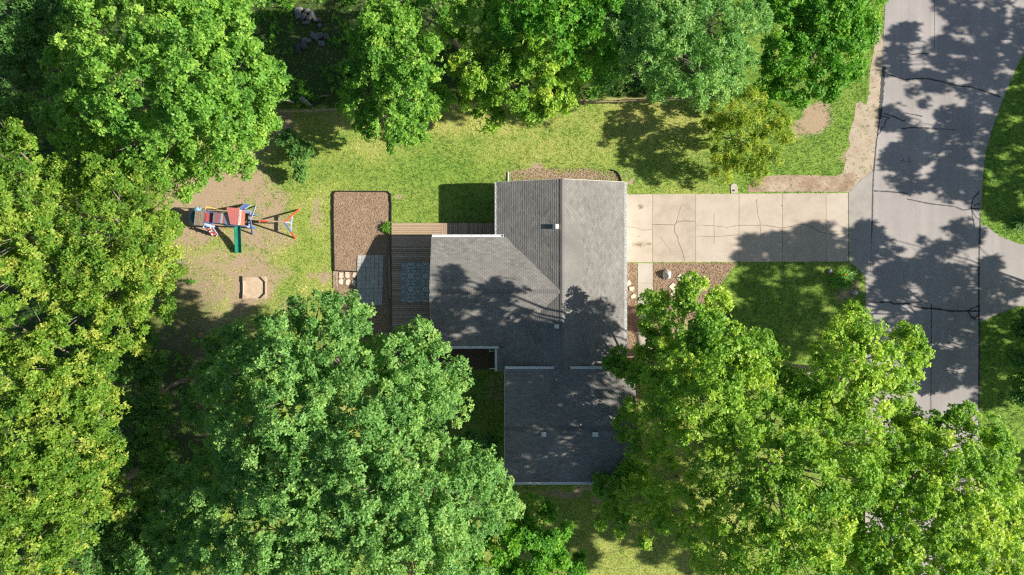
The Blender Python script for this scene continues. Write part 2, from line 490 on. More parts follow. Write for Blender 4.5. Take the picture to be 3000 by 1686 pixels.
SHOULDER_W = pxpoly(SHOULDER)
STRIP_W = pxpoly(STRIP)
NSTRIP_W = pxpoly(NSTRIP)

def ell(px, py, cx, cy, rx, ry, rot=0.0):
    a = math.radians(rot)
    dx, dy = px - cx, py - cy
    u = (dx * math.cos(a) + dy * math.sin(a)) / rx
    v = (-dx * math.sin(a) + dy * math.cos(a)) / ry
    return np.clip(1.6 - 1.2 * np.sqrt(u * u + v * v), 0, 1)

def masks(X, Y):
    px, py = X * K + 1500, 843 - Y * K
    w = (fbm(X * 0.8, Y * 0.8, 3) - 0.5) * 70
    qx, qy = px + w, py + (fbm(X * 0.8, Y * 0.8, 9) - 0.5) * 70
    d = np.zeros_like(px)
    for cx, cy, rx, ry, rot, s in (
            (600, 560, 130, 85, 0, 1.0), (560, 640, 110, 80, 0, 1.0), (690, 540, 120, 70, 0, 0.8), (800, 600, 75, 75, 0, 0.62),
            (760, 690, 120, 70, 0, 0.60), (735, 800, 110, 60, 0, 0.72), (600, 790, 110, 80, 0, 0.5), (735, 850, 75, 70, 0, 0.85),
            (600, 860, 110, 70, 0, 0.62), (930, 625, 26, 70, 0, 0.5), (937, 815, 26, 26, 0, 1.0), (640, 950, 140, 60, 0, 0.5), (850, 900, 60, 40, 0, 0.35),
            (520, 1060, 90, 130, 0, 0.85), (540, 1220, 70, 90, 0, 0.75), (640, 980, 80, 50, 0, 0.5), (820, 380, 60, 40, 0, 0.65),
            (2383, 354, 64, 40, -38, 0.95), (1650, 515, 170, 22, 0, 0.75), (1455, 870, 30, 30, 0, 0.3), (2490, 850, 40, 40, 0, 0.65), (1470, 1150, 60, 50, 0, 0.4),
            (1175, 590, 14, 9, 0, 0.6), (1838, 545, 14, 9, 0, 0.9), (2500, 440, 26, 60, 0, 0.5), (700, 430, 120, 60, 0, 0.6), (1480, 1380, 40, 30, 0, 0.7), (1700, 1440, 170, 18, 0, 0.6),
            (1960, 940, 60, 60, 0, 0.7)):
        d = np.maximum(d, s * ell(qx, qy, cx, cy, rx, ry, rot))
    dry = np.clip(0.35 + 0.9 * (fbm(X * 0.25, Y * 0.25, 21) - 0.5), 0, 1)
    dry = dry + 0.10 * np.sin(py / 22.0 + 1.2 * fbm(X * .2, Y * .2, 33)) * (py < 640)
    dry = np.maximum(dry, 0.80 * ell(qx, qy, 1250, 350, 560, 62))
    dry = np.maximum(dry, 0.75 * ell(qx, qy, 1900, 360, 220, 70))
    dry = np.maximum(dry, 0.60 * ell(qx, qy, 1900, 1640, 420, 170))
    dry = np.maximum(dry, 0.52 * ell(qx, qy, 650, 780, 260, 280))
    dry = np.maximum(dry, 0.55 * ell(qx, qy, 1600, 440, 260, 60))
    dry = dry * (1 - 0.75 * np.clip((px - 2080) / 60, 0, 1) * (py < 760)) * (1 - .6 * (px > 2860)) * (1 - .55 * ((px > 2080) & (py > 760) & (py < 1300)))
    dry = dry * (1 - 0.5 * ell(qx, qy, 1250, 560, 330, 110))
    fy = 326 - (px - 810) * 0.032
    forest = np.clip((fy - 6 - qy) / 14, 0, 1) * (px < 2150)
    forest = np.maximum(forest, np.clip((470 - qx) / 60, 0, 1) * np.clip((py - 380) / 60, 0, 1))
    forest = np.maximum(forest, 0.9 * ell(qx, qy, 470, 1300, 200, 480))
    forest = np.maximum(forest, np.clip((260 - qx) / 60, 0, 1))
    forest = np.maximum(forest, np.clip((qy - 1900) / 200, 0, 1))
    return d, dry, forest

# ------------------------------------------------------------------ ground: one sheet to the horizon
def axis_coords(fine0, fine1, step, far):
    mid = np.arange(fine0, fine1 + step * 0.5, step)
    out = []
    x, s = fine1, step
    while x < far:
        s *= 1.35
        x += s
        out.append(x)
    lo, x, s = [], fine0, step
    while x > -far:
        s *= 1.35
        x -= s
        lo.append(x)
    return np.concatenate([lo[::-1], mid, out])

gx = axis_coords(-43, 48, 0.22, 1500)
gy = axis_coords(-26, 26, 0.22, 1500)
GX, GY = np.meshgrid(gx, gy)
nx, ny = len(gx), len(gy)
gv = np.stack([GX.ravel(), GY.ravel(), np.zeros(nx * ny)], 1)
ii = np.arange((ny - 1) * (nx - 1))
r0 = (ii // (nx - 1)) * nx + ii % (nx - 1)
gf = np.stack([r0, r0 + 1, r0 + nx + 1, r0 + nx], 1)

def np_mesh(name, verts, faces, mat, attrs=None, smooth=False):
    """verts (n,3), faces (m,k) -> mesh, quickly"""
    me = bpy.data.meshes.new(name)
    m, k = faces.shape
    me.vertices.add(len(verts))
    me.vertices.foreach_set("co", np.ascontiguousarray(verts, np.float32).ravel())
    me.loops.add(m * k)
    me.loops.foreach_set("vertex_index", np.ascontiguousarray(faces, np.int32).ravel())
    me.polygons.add(m)
    me.polygons.foreach_set("loop_start", np.arange(0, m * k, k, dtype=np.int32))
    me.polygons.foreach_set("loop_total", np.full(m, k, np.int32))
    me.polygons.foreach_set("use_smooth", np.full(m, bool(smooth)))
    for an, (typ, dom, arr) in (attrs or {}).items():
        a = me.attributes.new(an, typ, dom)
        a.data.foreach_set("color" if typ == 'FLOAT_COLOR' else "value", np.ascontiguousarray(arr, np.float32).ravel())
    me.update(calc_edges=True)
    me.materials.append(mat)
    return me

md, mdry, mfor = masks(gv[:, 0], gv[:, 1])
gcol = np.stack([md, mdry, mfor, np.ones_like(md)], 1)

def ground_mat():
    m, n, b = new_mat('lawn_soil', 0.95, 0.1)
    at = N(n, "ShaderNodeAttribute", attribute_name="mask")
    s = N(n, "ShaderNodeSeparateColor")
    n.links.new(at.outputs["Color"], s.inputs[0])
    p = pos(n)
    n1 = noise(n, 9, 5, 0.7, p)
    n2 = noise(n, 26, 3, 0.7, p)
    n3 = noise(n, 0.7, 4, 0.6, p)
    fine = math_n(n, 'ADD', math_n(n, 'MULTIPLY', n1.outputs[0], 0.5), math_n(n, 'MULTIPLY', n2.outputs[0], 0.5))
    green = ramp(n, fine, [(0.3, (0.06, 0.135, 0.02)), (0.5, (0.16, 0.28, 0.04)), (0.72, (0.31, 0.40, 0.08))]).outputs[0]
    dry = ramp(n, fine, [(0.3, (0.20, 0.20, 0.05)), (0.5, (0.39, 0.37, 0.11)), (0.72, (0.56, 0.50, 0.21))]).outputs[0]
    soil = ramp(n, fine, [(0.28, (0.18, 0.125, 0.075)), (0.5, (0.35, 0.262, 0.17)), (0.75, (0.49, 0.395, 0.275))]).outputs[0]
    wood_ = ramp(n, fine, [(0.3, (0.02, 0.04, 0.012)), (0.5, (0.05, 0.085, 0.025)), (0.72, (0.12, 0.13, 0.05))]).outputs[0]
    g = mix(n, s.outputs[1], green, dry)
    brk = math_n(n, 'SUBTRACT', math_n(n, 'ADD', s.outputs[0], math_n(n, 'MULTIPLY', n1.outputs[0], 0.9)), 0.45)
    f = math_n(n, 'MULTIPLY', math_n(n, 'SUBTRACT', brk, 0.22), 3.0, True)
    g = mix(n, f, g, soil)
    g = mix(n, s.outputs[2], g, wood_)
    n.links.new(g, b.inputs["Base Color"])
    bump(n, b, fine, 0.9, 0.06)
    return m
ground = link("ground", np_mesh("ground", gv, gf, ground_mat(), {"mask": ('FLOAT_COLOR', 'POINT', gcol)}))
tag(ground, "mown lawn with bare dirt patches and woodland floor", "ground", kind="structure")

# ------------------------------------------------------------------ road, driveway, walk
def sheet_obj(name, px, z, mat, label, cat, parent=None):
    b = MB()
    b.sheet(pxpoly(px), z)
    o = up_sheet(b.build(name, mat, parent))
    if parent is None:
        tag(o, label, cat, kind="structure")
    return o

road = sheet_obj("road", ROAD, 0.012, MAT['road'], "pale worn asphalt street with tarred cracks", "road")
sheet_obj("opposite_driveway", OPPDRIVE, 0.016, MAT['road'], "asphalt driveway mouth across the street", "driveway")
apron = sheet_obj("driveway_apron", APRON, 0.020, MAT['apron'], "grey asphalt apron joining driveway to street", "apron")
sheet_obj("gravel_shoulder", SHOULDER, 0.008, MAT['gravel'], "pale gravel and dirt shoulder along the street", "shoulder")
sheet_obj("soil_strip", STRIP, 0.012, MAT['soil_strip'], "dry brown soil strip between lawn and driveway edge", "soil")

def wiggle(pts, amp, step=5):
    """densify a pixel polyline with small sideways wander"""
    out = []
    for (x0, y0), (x1, y1) in zip(pts[:-1], pts[1:]):
        L = math.hypot(x1 - x0, y1 - y0)
        k = max(1, int(L / step))
        for i in range(k):
            t = i / k
            out.append((x0 + (x1 - x0) * t + random.uniform(-amp, amp), y0 + (y1 - y0) * t + random.uniform(-amp, amp)))
    out.append(pts[-1])
    return out

def strip_obj(name, pts, wpx, z, mat, parent, amp=1.0):
    q = wiggle(pts, amp)
    ws = [max(0.4, wpx * random.uniform(0.65, 1.3)) / K for _ in q]
    b = MB()
    b.ribbon([G2(*p) for p in q], ws, z)
    return up_sheet(b.build(name, mat, parent))

ZT = 0.018
TAR = [([(2590, 195), (2586, 240), (2581, 310), (2577, 350)], 8),
       ([(2577, 350), (2566, 430), (2561, 490)], 2.5), ([(2561, 490), (2557, 510), (2556, 560), (2555, 640), (2549, 720), (2546, 810)], 4.5),
       ([(2592, 214), (2650, 235), (2680, 231), (2720, 232), (2760, 240), (2805, 252), (2840, 255), (2880, 266), (2930, 285)], 3.2),
       ([(2668, 162), (2690, 158), (2722, 158)], 3), ([(2588, 333), (2612, 340), (2650, 356), (2652, 350)], 2.6),
       ([(2654, 332), (2680, 337), (2702, 342)], 2.4), ([(2641, 378), (2680, 374), (2722, 376)], 3.2), ([(2722, 376), (2800, 381)], 1),
       ([(2590, 375), (2596, 350), (2606, 346), (2580, 340)], 2.4), ([(2585, 372), (2578, 388), (2570, 398)], 2.6),
       ([(2560, 560), (2600, 562), (2660, 568)], 3.2), ([(2658, 584), (2720, 597), (2800, 607), (2820, 616), (2850, 612), (2872, 613)], 3.2),
       ([(2869, 562), (2852, 580), (2846, 600), (2848, 625), (2854, 665)], 3), ([(2845, 606), (2860, 600), (2872, 598)], 2.4), ([(2848, 618), (2858, 636), (2868, 645)], 2.6),
       ([(2872, 625), (2869, 720), (2867, 820), (2868, 910), (2869, 1000), (2868, 1150), (2867, 1350)], 4.2),
       ([(2542, 887), (2575, 886), (2605, 885), (2620, 891), (2660, 890), (2690, 902), (2740, 905), (2790, 912), (2838, 912), (2868, 912)], 4),
       ([(2838, 912), (2845, 905), (2868, 897)], 2.6), ([(2838, 914), (2844, 930), (2860, 938)], 3), ([(2846, 928), (2858, 930), (2868, 924)], 2.6),
       ([(2660, 890), (2690, 886), (2708, 884), (2714, 890)], 2.2),
       ([(2728, 890), (2728, 1000), (2727, 1150), (2727, 1400)], 1.8), ([(2738, 0), (2738, 140)], 0.8),
       ([(2540, 1160), (2546, 1200), (2556, 1260)], 6)]
for pts, w in TAR:
    strip_obj("tar_seam", pts, w * 1.22, ZT, MAT['tar'], road, 0.7)
# painted survey figures and manhole ring on the asphalt
def stroke(pts, w, mat, name="paint_mark"):
    b = MB()
    b.ribbon([G2(*p) for p in pts], w / K, ZT)
    return up_sheet(b.build(name, mat, road))
MAT['mark'] = paint('grey_marking_paint', (0.40, 0.40, 0.42), 0.7)
loop = [(2642.5 + 3.4 * math.cos(a), 471.8 + 1.9 * math.sin(a)) for a in np.linspace(0, 2 * math.pi, 13)]
stroke(loop, 1.3, MAT['tar']); stroke([(2645, 470.5), (2647, 466.5), (2648, 465)], 1.7, MAT['tar'])
stroke([(2650.5, 472.7), (2652.5, 474), (2655.5, 474.2)], 1.8, MAT['tar'])
stroke([(2662.3, 460), (2662.8, 466), (2661.8, 472), (2664, 473.6), (2667.8, 475)], 1.9, MAT['tar'])
stroke([(2849.5, 718), (2849.5, 727)], 1.0, MAT['mark'])
stroke([(2852.6, 719.5), (2854.2, 718), (2856.2, 719.2), (2855.6, 722), (2852.6, 727), (2857, 727)], 1.0, MAT['mark'])
mh = MB()
mh.ribbon([G2(2799 + 11 * math.cos(a), 15 + 11 * math.sin(a)) for a in np.linspace(0, 2 * math.pi, 33)], 0.05, ZT)
up_sheet(mh.build("manhole_ring", MAT['apron'], road))

drive = thing("driveway", P(2150, 668), "wide pale concrete driveway of cracked slabs before the garage", "driveway", kind="structure")
JX = [1822, 1911.7, 2038, 2164.7, 2292, 2420, 2485]
for a, b_ in zip(JX[:-1], JX[1:]):
    m = MB()
    top = lambda x: 570.5 + (x - 1822) / 662 * -4.5
    bot = lambda x: 769 - (x - 1822) / 663 * 2
    g = 0.55
    m.prism(pxpoly([(a + g, bot(a)), (b_ - g, bot(b_)), (b_ - g, top(b_)), (a + g, top(a))]), -0.1, 0.030 + random.uniform(-0.003, 0.003))
    m.build("slab", MAT['concrete'], drive)
ZC = 0.0365
for pts, w in (([(1834, 664), (1868, 669), (1886, 675), (1911, 673)], 1.2), ([(1912, 658), (1950, 659), (1977, 660), (1984, 650), (2010, 648), (2037, 649)], 1.7),
               ([(1976, 660), (1976, 680), (1984, 692), (1988, 712), (1998, 735), (2006, 766)], 1.3), ([(1981, 650), (1990, 622), (1997, 600)], 0.8),
               ([(2039, 660), (2092, 662), (2130, 667), (2164, 661)], 1.2), ([(2040, 692), (2080, 694), (2130, 692), (2164, 687)], 1.2),
               ([(2092, 625), (2092, 715)], 0.7), ([(2166, 661), (2222, 661), (2240, 660), (2291, 669)], 1.6),
               ([(2216, 585), (2219, 625), (2226, 650), (2229, 690)], 0.9), ([(2293, 669), (2320, 664), (2338, 658), (2360, 658), (2380, 668), (2400, 680), (2419, 684)], 1.7),
               ([(2421, 685), (2445, 687), (2465, 686), (2483, 680)], 1.4), ([(1934, 694), (1950, 715), (1966, 738)], 0.5)):
    strip_obj("crack", pts, w, ZC, MAT['crack'], drive, 0.6)
for x in JX[1:-1]:
    strip_obj("joint_dirt", [(x, 569), (x + 0.3, 768)], 1.1, 0.026, MAT['crack'], drive, 0.0)
def blotch(cx, cy, rx, ry, n=40):
    m = MB()
    for _ in range(n):
        a, r = random.uniform(0, 6.28), random.random() ** 0.8
        x, y = cx + rx * r * math.cos(a), cy + ry * r * math.sin(a)
        s = random.uniform(0.4, 1.7) * (1.3 - r)
        m.sheet([G2(x + s * math.cos(t) * random.uniform(.7, 1.3), y + s * 0.8 * math.sin(t)) for t in np.linspace(0, 5.6, 7)], ZC + random.uniform(0, 0.004))
    return m
for c in ((1877, 606, 11, 9, 150), (1872, 717, 23, 10, 190), (1900, 715, 14, 6, 50), (2290, 602, 4, 3, 12), (2216, 588, 4, 7, 16), (1870, 693, 3, 2, 8)):
    up_sheet(tag(blotch(*c).build("stain", MAT['stain'], drive), kind="stuff"))

walk = thing("front_walk", P(1890, 920), "narrow concrete walk running from driveway along house front", "walk", kind="structure")
WY = [771, 829.5, 892, 954.5, 1017, 1062]
for a, b_ in zip(WY[:-1], WY[1:]):
    sh = lambda y: (y - 771) / 291 * 2
    m = MB()
    m.prism(pxpoly([(1868 + sh(b_), b_ - .5), (1912 + sh(b_), b_ - .5), (1912 + sh(a), a + .5), (1868 + sh(a), a + .5)]), -0.1, 0.028 + random.uniform(-.003, .003))
    m.build("slab", MAT['walk'], walk)
# kerb strip of the street (real low step) on the lawn side
kb = MB()
kp = [G2(2536.5, y) for y in range(1002, 1700, 30)]
for p, q in zip(kp[:-1], kp[1:]):
    kb.beam((p[0], p[1], 0.03), (q[0], q[1], 0.03), 0.16, 0.1)
tag(kb.build("kerb", MAT['walk']), "low concrete kerb between lower lawn and street", "kerb", kind="structure")
# clean-out pad
pad = thing("cleanout_pad", P(2150, 553), "rounded pale concrete pad with pipe cap beside driveway", "pad")
m = MB()
m.prism([G2(2150 + dx, 552 + dy) for dx, dy in ((-8, 15), (11, 15), (11, -4), (7, -11), (0, -14), (-7, -11), (-10, -3))][::-1], -0.05, 0.05)
m.build("slab", MAT['walk'], pad)
m = MB(); m.tube([(*G2(2149, 559), 0.05), (*G2(2149, 559), 0.085)], 0.08, 12); m.build("cap", MAT['dark_metal'], pad)

# mulch sheets
def bedsheet(name, px, z, mat, label):
    m = MB()
    m.sheet(pxpoly(px), z)
    return tag(up_sheet(m.build(name, mat)), label, "mulch bed", kind="structure")
bedsheet("garden_mulch", BED, 0.035, MAT['mulch'], "rectangular brown mulch bed west of the deck")
bedsheet("front_mulch", FRONTBED, 0.016, MAT['mulch'], "narrow mulch strip between house wall and front walk")
bedsheet("boulder_mulch", ROCKBED, 0.016, MAT['mulch'], "mulch bed with boulder beside driveway and walk")
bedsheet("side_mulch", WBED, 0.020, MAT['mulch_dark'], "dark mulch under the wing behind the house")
# chips scattered on the beds
def chips(name, polys, dens, label, z):
    vs, fs = [], []
    for q in polys:
        w = np.array(pxpoly(q))
        lo, hi = w.min(0), w.max(0)
        n = int((hi[0] - lo[0]) * (hi[1] - lo[1]) * dens)
        x, y = rng.uniform(lo[0], hi[0], n), rng.uniform(lo[1], hi[1], n)
        k = inpoly(x, y, w)
        vs.append(np.stack([x[k], y[k]], 1))
    c = np.concatenate(vs)
    n = len(c)
    a = rng.uniform(0, 6.28, n); L = rng.uniform(0.02, 0.06, n); W = rng.uniform(0.008, 0.02, n)
    dx, dy = np.cos(a), np.sin(a)
    zz = z + rng.uniform(0.004, 0.02, n)
    t = rng.uniform(-0.03, 0.03, n)
    V = np.zeros((n, 4, 3))
    for i, (s, u) in enumerate(((-1, -1), (1, -1), (1, 1), (-1, 1))):
        V[:, i, 0] = c[:, 0] + s * L * dx - u * W * dy
        V[:, i, 1] = c[:, 1] + s * L * dy + u * W * dx
        V[:, i, 2] = zz + s * t + 0.02
    F = np.arange(n * 4).reshape(n, 4)
    o = link(name, np_mesh(name, V.reshape(-1, 3), F, MAT['chip']))
    return tag(o, label, "mulch", kind="stuff")
chips("mulch_chips", [BED, FRONTBED, ROCKBED, NSTRIP], 170, "loose bark chips lying on the mulch beds", 0.025)
m = MB()
edge = [(985, 565), (1136, 562), (1143, 572), (1146, 600), (1146, 652)]
edge2 = [(1145, 652), (1146, 600), (1143, 570), (1136, 562), (982, 562), (977, 570), (977, 640), (978, 720), (980, 794), (1048, 797)]
q = wiggle(edge2, 0.5, 12)
for a, b_ in zip(q[:-1], q[1:]):
    pa, pb = G2(*a), G2(*b_)
    m.beam((*pa, 0.055), (*pb, 0.055), 0.09, 0.17)
tag(m.build("bed_edging", MAT['black']), "black plastic edging around the mulch garden bed", "edging")
m = MB()
q = [(1790, 498), (1805, 503), (1814, 514), (1819, 528), (1821, 545)]
for a, b_ in zip(q[:-1], q[1:]):
    m.beam((*G2(*a), 0.08), (*G2(*b_), 0.08), 0.06, 0.16)
tag(m.build("curved_edging", MAT['black']), "short curved black edging at north corner of house", "edging")

# patio of pavers
patio = thing("paver_patio", P(1085, 820), "grey square paver patio beside the garden bed", "patio", kind="structure")
pm = MB(); s = 0.335
pm.hexa([(-s/2, -s/2, 0), (s/2, -s/2, 0), (s/2, s/2, 0), (-s/2, s/2, 0)], [(-s/2 + .01, -s/2 + .01, .06), (s/2 - .01, -s/2 + .01, .06), (s/2 - .01, s/2 - .01, .06), (-s/2 + .01, s/2 - .01, .06)])
pav = pm.mesh("paver", MAT['paver'])
for r in range(12):
    for c in range(6):
        x = 1054 + c * 12.65 - r * 0.30
        y = 754.5 + r * 12.15
        p = G2(x, y)
        o = link("paver", pav, patio, (p[0] + random.uniform(-.006, .006), p[1] + random.uniform(-.006, .006), 0.03 + random.uniform(0, .01)))
        o.rotation_euler = (random.uniform(-.006, .006), random.uniform(-.006, .006), random.uniform(-.012, .012) + 0.02)
path = thing("stepping_path", P(1010, 818), "short path of buff flagstones with brick edging into patio", "path", kind="structure")
FL = [[(994, 799), (1005, 800), (1005, 806), (1007, 812), (1003, 815), (997, 818), (993, 812), (995, 806)],
      [(1012, 798), (1023, 798), (1024, 805), (1025, 813), (1018, 816), (1012, 811), (1013, 805)],
      [(1036, 799), (1045, 799), (1046, 806), (1039, 815), (1033, 811), (1034, 805)],
      [(1002, 816), (1006, 821), (1004, 828), (1003, 835), (993, 831), (993, 821)],
      [(1023, 818), (1027, 824), (1023, 830), (1022, 837), (1013, 833), (1014, 822)],
      [(1041, 820), (1043, 826), (1041, 832), (1040, 839), (1031, 834), (1032, 824)]]
for f in FL:
    m = MB(); m.prism(pxpoly(f)[::-1], 0.02, 0.095 + random.uniform(0, .01)); m.build("flagstone", MAT['flag'], path)
bm_ = MB(); bm_.box((0, 0, 0), (0.15, 0.145, 0.09)); bme = bm_.mesh("brick", MAT['brick'])
for c in range(2):
    for r in range(8):
        if c == 1 and r == 7: continue
        o = link("brick", bme, path, (*G2(980 + c * 6.7 + random.uniform(-.4, .4), 798 + r * 6.3 + c * 1.2), 0.045))
        o.rotation_euler[2] = random.uniform(-.06, .06)

# front-bed flagstones and diamond pavers
FS = [([(1838, 823), (1844, 822), (1850, 829), (1846, 836), (1837, 838)], "northernmost buff flagstone in the strip by the house front"),
      ([(1843, 842), (1857, 840), (1858, 847), (1853, 854), (1845, 853)], "middle buff flagstone in the strip by the house front"),
      ([(1847, 869), (1856, 861), (1864, 866), (1861, 873), (1850, 876)], "southernmost buff flagstone in the strip by the house front")]
for f, lb in FS:
    c = G2(*np.mean(f, 0))
    m = MB(); m.prism(pxpoly(f)[::-1], 0.0, 0.085)
    tag(m.build("flagstone", MAT['flag'], None, (c[0], c[1], 0)), lb, "flagstone", "flagstones by the house front")
for (cx, cy), lb in zip(((1992, 814.5), (2016, 814.5), (1971, 840.5), (1996, 837.5), (1975, 862)),
                        ("diamond-laid tan paver nearest the grey boulder", "diamond-laid tan paver east of its row, farthest from the boulder", "diamond-laid tan paver in second row, nearer the walk",
                         "diamond-laid tan paver in second row, nearer the lawn", "diamond-laid tan paver half hidden under the maple leaves")):
    m = MB(); c = G2(cx, cy); m.box((c[0], c[1], 0.04), (0.46, 0.44, 0.085), math.radians(45))
    tag(m.build("paver", MAT['flag'], None, (c[0], c[1], 0)), lb, "paver", "diamond pavers in the boulder bed")

# rocks
def rock(name, px, py, rx, ry, hz, mat, label, cat="boulder", group=None, seed=0, rot=0.0, block=0.0):
    bm = bmesh.new()
    bmesh.ops.create_icosphere(bm, subdivisions=3, radius=1.0)
    r = random.Random(seed)
    pl = [(Vector((r.uniform(-1, 1), r.uniform(-1, 1), r.uniform(-.3, 1))).normalized(), r.uniform(0.62, 0.9)) for _ in range(9)]
    for v in bm.verts:
        d = v.co.copy()
        for nrm, k in pl:
            t = d.dot(nrm)
            if t > k: d -= nrm * (t - k)
        d *= 1 + 0.05 * r.uniform(-1, 1)
        if block:
            d = Vector([math.copysign(abs(c) ** (1 - block), c) for c in d])
        v.co = Vector((d.x * rx, d.y * ry, max(d.z, -0.35) * hz + 0.3 * hz))
    me = bpy.data.meshes.new(name)
    bm.to_mesh(me); bm.free()
    me.materials.append(mat)
    o = link(name, me, None, (*G2(px, py), 0.0))
    o.rotation_euler[2] = rot
    return tag(o, label, cat, group)
rock("boulder", 1953, 805.5, 0.36, 0.42, 0.46, MAT['stone'], "light grey boulder on mulch beside the front walk", seed=3)
rock("boulder", 2431, 796, 0.21, 0.23, 0.2, MAT['stone'], "small grey stone at northwest edge of the daylilies", seed=5)
rock("boulder", 2503, 858, 0.25, 0.2, 0.2, MAT['stone'], "small pale jagged stone southeast of the daylilies near street", seed=9)
rock("stump", 2137, 928, 0.2, 0.2, 0.12, MAT['mulch_dark'], "small dark rotted stump at the tree's edge on the lawn", "stump", seed=12)
RP = [(873, 43, .22, .38, .1), (889, 51, .2, .28, -.7), (917, 46, .18, .28, .6), (929, 60, .28, .15, 0), (905, 54, .22, .2, .3), (876, 28, .3, .13, 0), (900, 33, .22, .13, .2), (897, 68, .28, .12, .1),
      (937, 77, .17, .12, .5), (875.5, 142, .2, .42, 0), (891, 134, .2, .3, .1), (918, 106, .22, .26, .5), (928, 112, .2, .28, .2), (942, 129, .28, .2, 0), (940, 107, .2, .22, .4), (905, 122, .22, .16, .3), (956, 108, .2, .2, .2), (893, 118, .24, .16, .5)]
RL = ["shaded grey block in the northern rubble heap under the trees", "shaded grey block in the southern rubble heap under the trees"]
RN = {0: "narrow upright grey block at the west end of the northern rubble heap", 3: "flat wide grey block at the east end of the northern rubble heap", 5: "thin grey slab on top of the northern rubble heap",
      8: "small grey stone just below the northern rubble heap", 9: "tallest upright grey block at the southwest corner of the southern rubble heap", 13: "squat wide grey block low in the southern rubble heap", 16: "easternmost grey stone of the southern rubble heap"}
for i, (x, y, a, b_, rot) in enumerate(RP):
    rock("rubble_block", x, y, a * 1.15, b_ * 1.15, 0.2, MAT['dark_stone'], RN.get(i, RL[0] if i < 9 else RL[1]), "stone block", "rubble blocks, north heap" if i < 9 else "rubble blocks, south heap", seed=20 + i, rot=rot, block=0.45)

# ------------------------------------------------------------------ house
ZE, ZR = 2.85, 4.35
MXW, MXE, MXR = -1.10, 8.45, 3.66
MYN, MYS = 7.90, -6.35
SL = (ZR - ZE) / (MXE - MXR)
SLW = (ZR - ZE) / (MXR - MXW)
WXW, WYN, WYS, WZE = -5.98, 3.77, -4.38, 3.05
WYR = (WYN + WYS) / 2
WZR = 4.33
WS = (WZR - WZE) / (WYN - WYR)
AXW, AXE, AYN, AYS, AZE = -0.52, 8.87, -5.95, -14.19, 4.25
AYR = (AYN + AYS) / 2
AZR = 5.49
AS = (AZR - AZE) / (AYN - AYR)
house = thing("house", (3.6, -2.0, 0), "cream tri-level house with brown-grey shingled gable roofs", "house")

def h_main(x, y): return np.where(x > MXR, ZR - (x - MXR) * SL, ZR - (MXR - x) * SLW)
def h_wing(x, y): return WZR - np.abs(y - WYR) * WS
# walls
def walls(name, pts, z1, gable=None):
    m = MB()
    n = len(pts)
    for i in range(n):
        a, b_ = np.array(pts[i]), np.array(pts[(i + 1) % n])
        m.beam((*a, z1 / 2 + 0.02), (*b_, z1 / 2 + 0.02), 0.15, z1)
    return m
IN = 0.42
m = walls("w", [(MXW + IN, MYN - IN), (MXE - IN, MYN - IN), (MXE - IN, MYS), (MXW + IN, MYS)], 2.7)
for y in (MYN - IN,):
    m.add([(MXW + IN, y, 2.68), (MXE - IN, y, 2.68), (MXR, y, ZR - 0.12), (MXW + IN, y - .15, 2.68), (MXE - IN, y - .15, 2.68), (MXR, y - .15, ZR - 0.12)],
          [(0, 1, 2), (3, 5, 4), (0, 2, 5, 3), (1, 4, 5, 2)])
wall_main = m.build("wall", MAT['siding'], house)
m = walls("w", [(WXW + IN, WYN - IN), (MXW + IN - 0.08, WYN - IN), (MXW + IN - 0.08, WYS + IN), (WXW + IN, WYS + IN)], 2.85)
x = WXW + IN
m.add([(x, WYN - IN, 2.84), (x, WYS + IN, 2.84), (x, WYR, WZR - 0.12), (x + .15, WYN - IN, 2.84), (x + .15, WYS + IN, 2.84), (x + .15, WYR, WZR - 0.12)], [(0, 2, 1), (3, 4, 5), (0, 3, 5, 2), (1, 2, 5, 4)])
m.build("wall", MAT['siding'], house)
m = walls("w", [(AXW + IN, AYN - IN - 0.05), (AXE - IN, AYN - IN - 0.05), (AXE - IN, AYS + IN), (AXW + IN, AYS + IN)], 4.1)
for x in (AXW + IN, AXE - IN):
    m.add([(x - .07, AYN - IN, 4.08), (x - .07, AYS + IN, 4.08), (x - .07, AYR, AZR - 0.12), (x + .07, AYN - IN, 4.08), (x + .07, AYS + IN, 4.08), (x + .07, AYR, AZR - 0.12)], [(0, 2, 1), (3, 4, 5), (0, 3, 5, 2), (1, 2, 5, 4)])
m.build("wall", MAT['siding'], house)

def window(c, w, h, ax):
    """c centre on wall face, ax: outward axis ('x+','x-','y+','y-')"""
    s = 1 if ax[1] == '+' else -1
    fr, gl = MB(), MB()
    for dx, dz, sw, sh in ((0, h / 2, w, .08), (0, -h / 2, w, .08), (-w / 2, 0, .08, h - .08), (w / 2, 0, .08, h - .08), (0, 0, .05, h - .08)):
        if ax[0] == 'x':
            fr.box((c[0] + s * .05, c[1] + dx, c[2] + dz), (.1, sw, sh))
        else:
            fr.box((c[0] + dx, c[1] + s * .05, c[2] + dz), (sw, .1, sh))
    o = fr.build("window", MAT['white'], house)
    if ax[0] == 'x': gl.box((c[0] + s * .03, c[1], c[2]), (.03, w - .06, h - .06))
    else: gl.box((c[0], c[1] + s * .03, c[2]), (w - .06, .03, h - .06))
    gl.build("pane", MAT['glass'], o)
fx = MXE - IN + 0.08
window((fx, -1.2, 1.5), 1.8, 1.2, 'x+'); window((fx, -4.6, 1.5), 1.2, 1.2, 'x+')
window((AXE - IN + .08, -8.5, 3.0), 1.5, 1.1, 'x+'); window((AXE - IN + .08, -11.8, 3.0), 1.5, 1.1, 'x+'); window((AXE - IN + .08, -10, 0.9), 1.5, .7, 'x+')
window((AXW + IN - .08, -8.5, 3.0), 1.4, 1.1, 'x-'); window((AXW + IN - .08, -12, 3.0), 1.4, 1.1, 'x-')
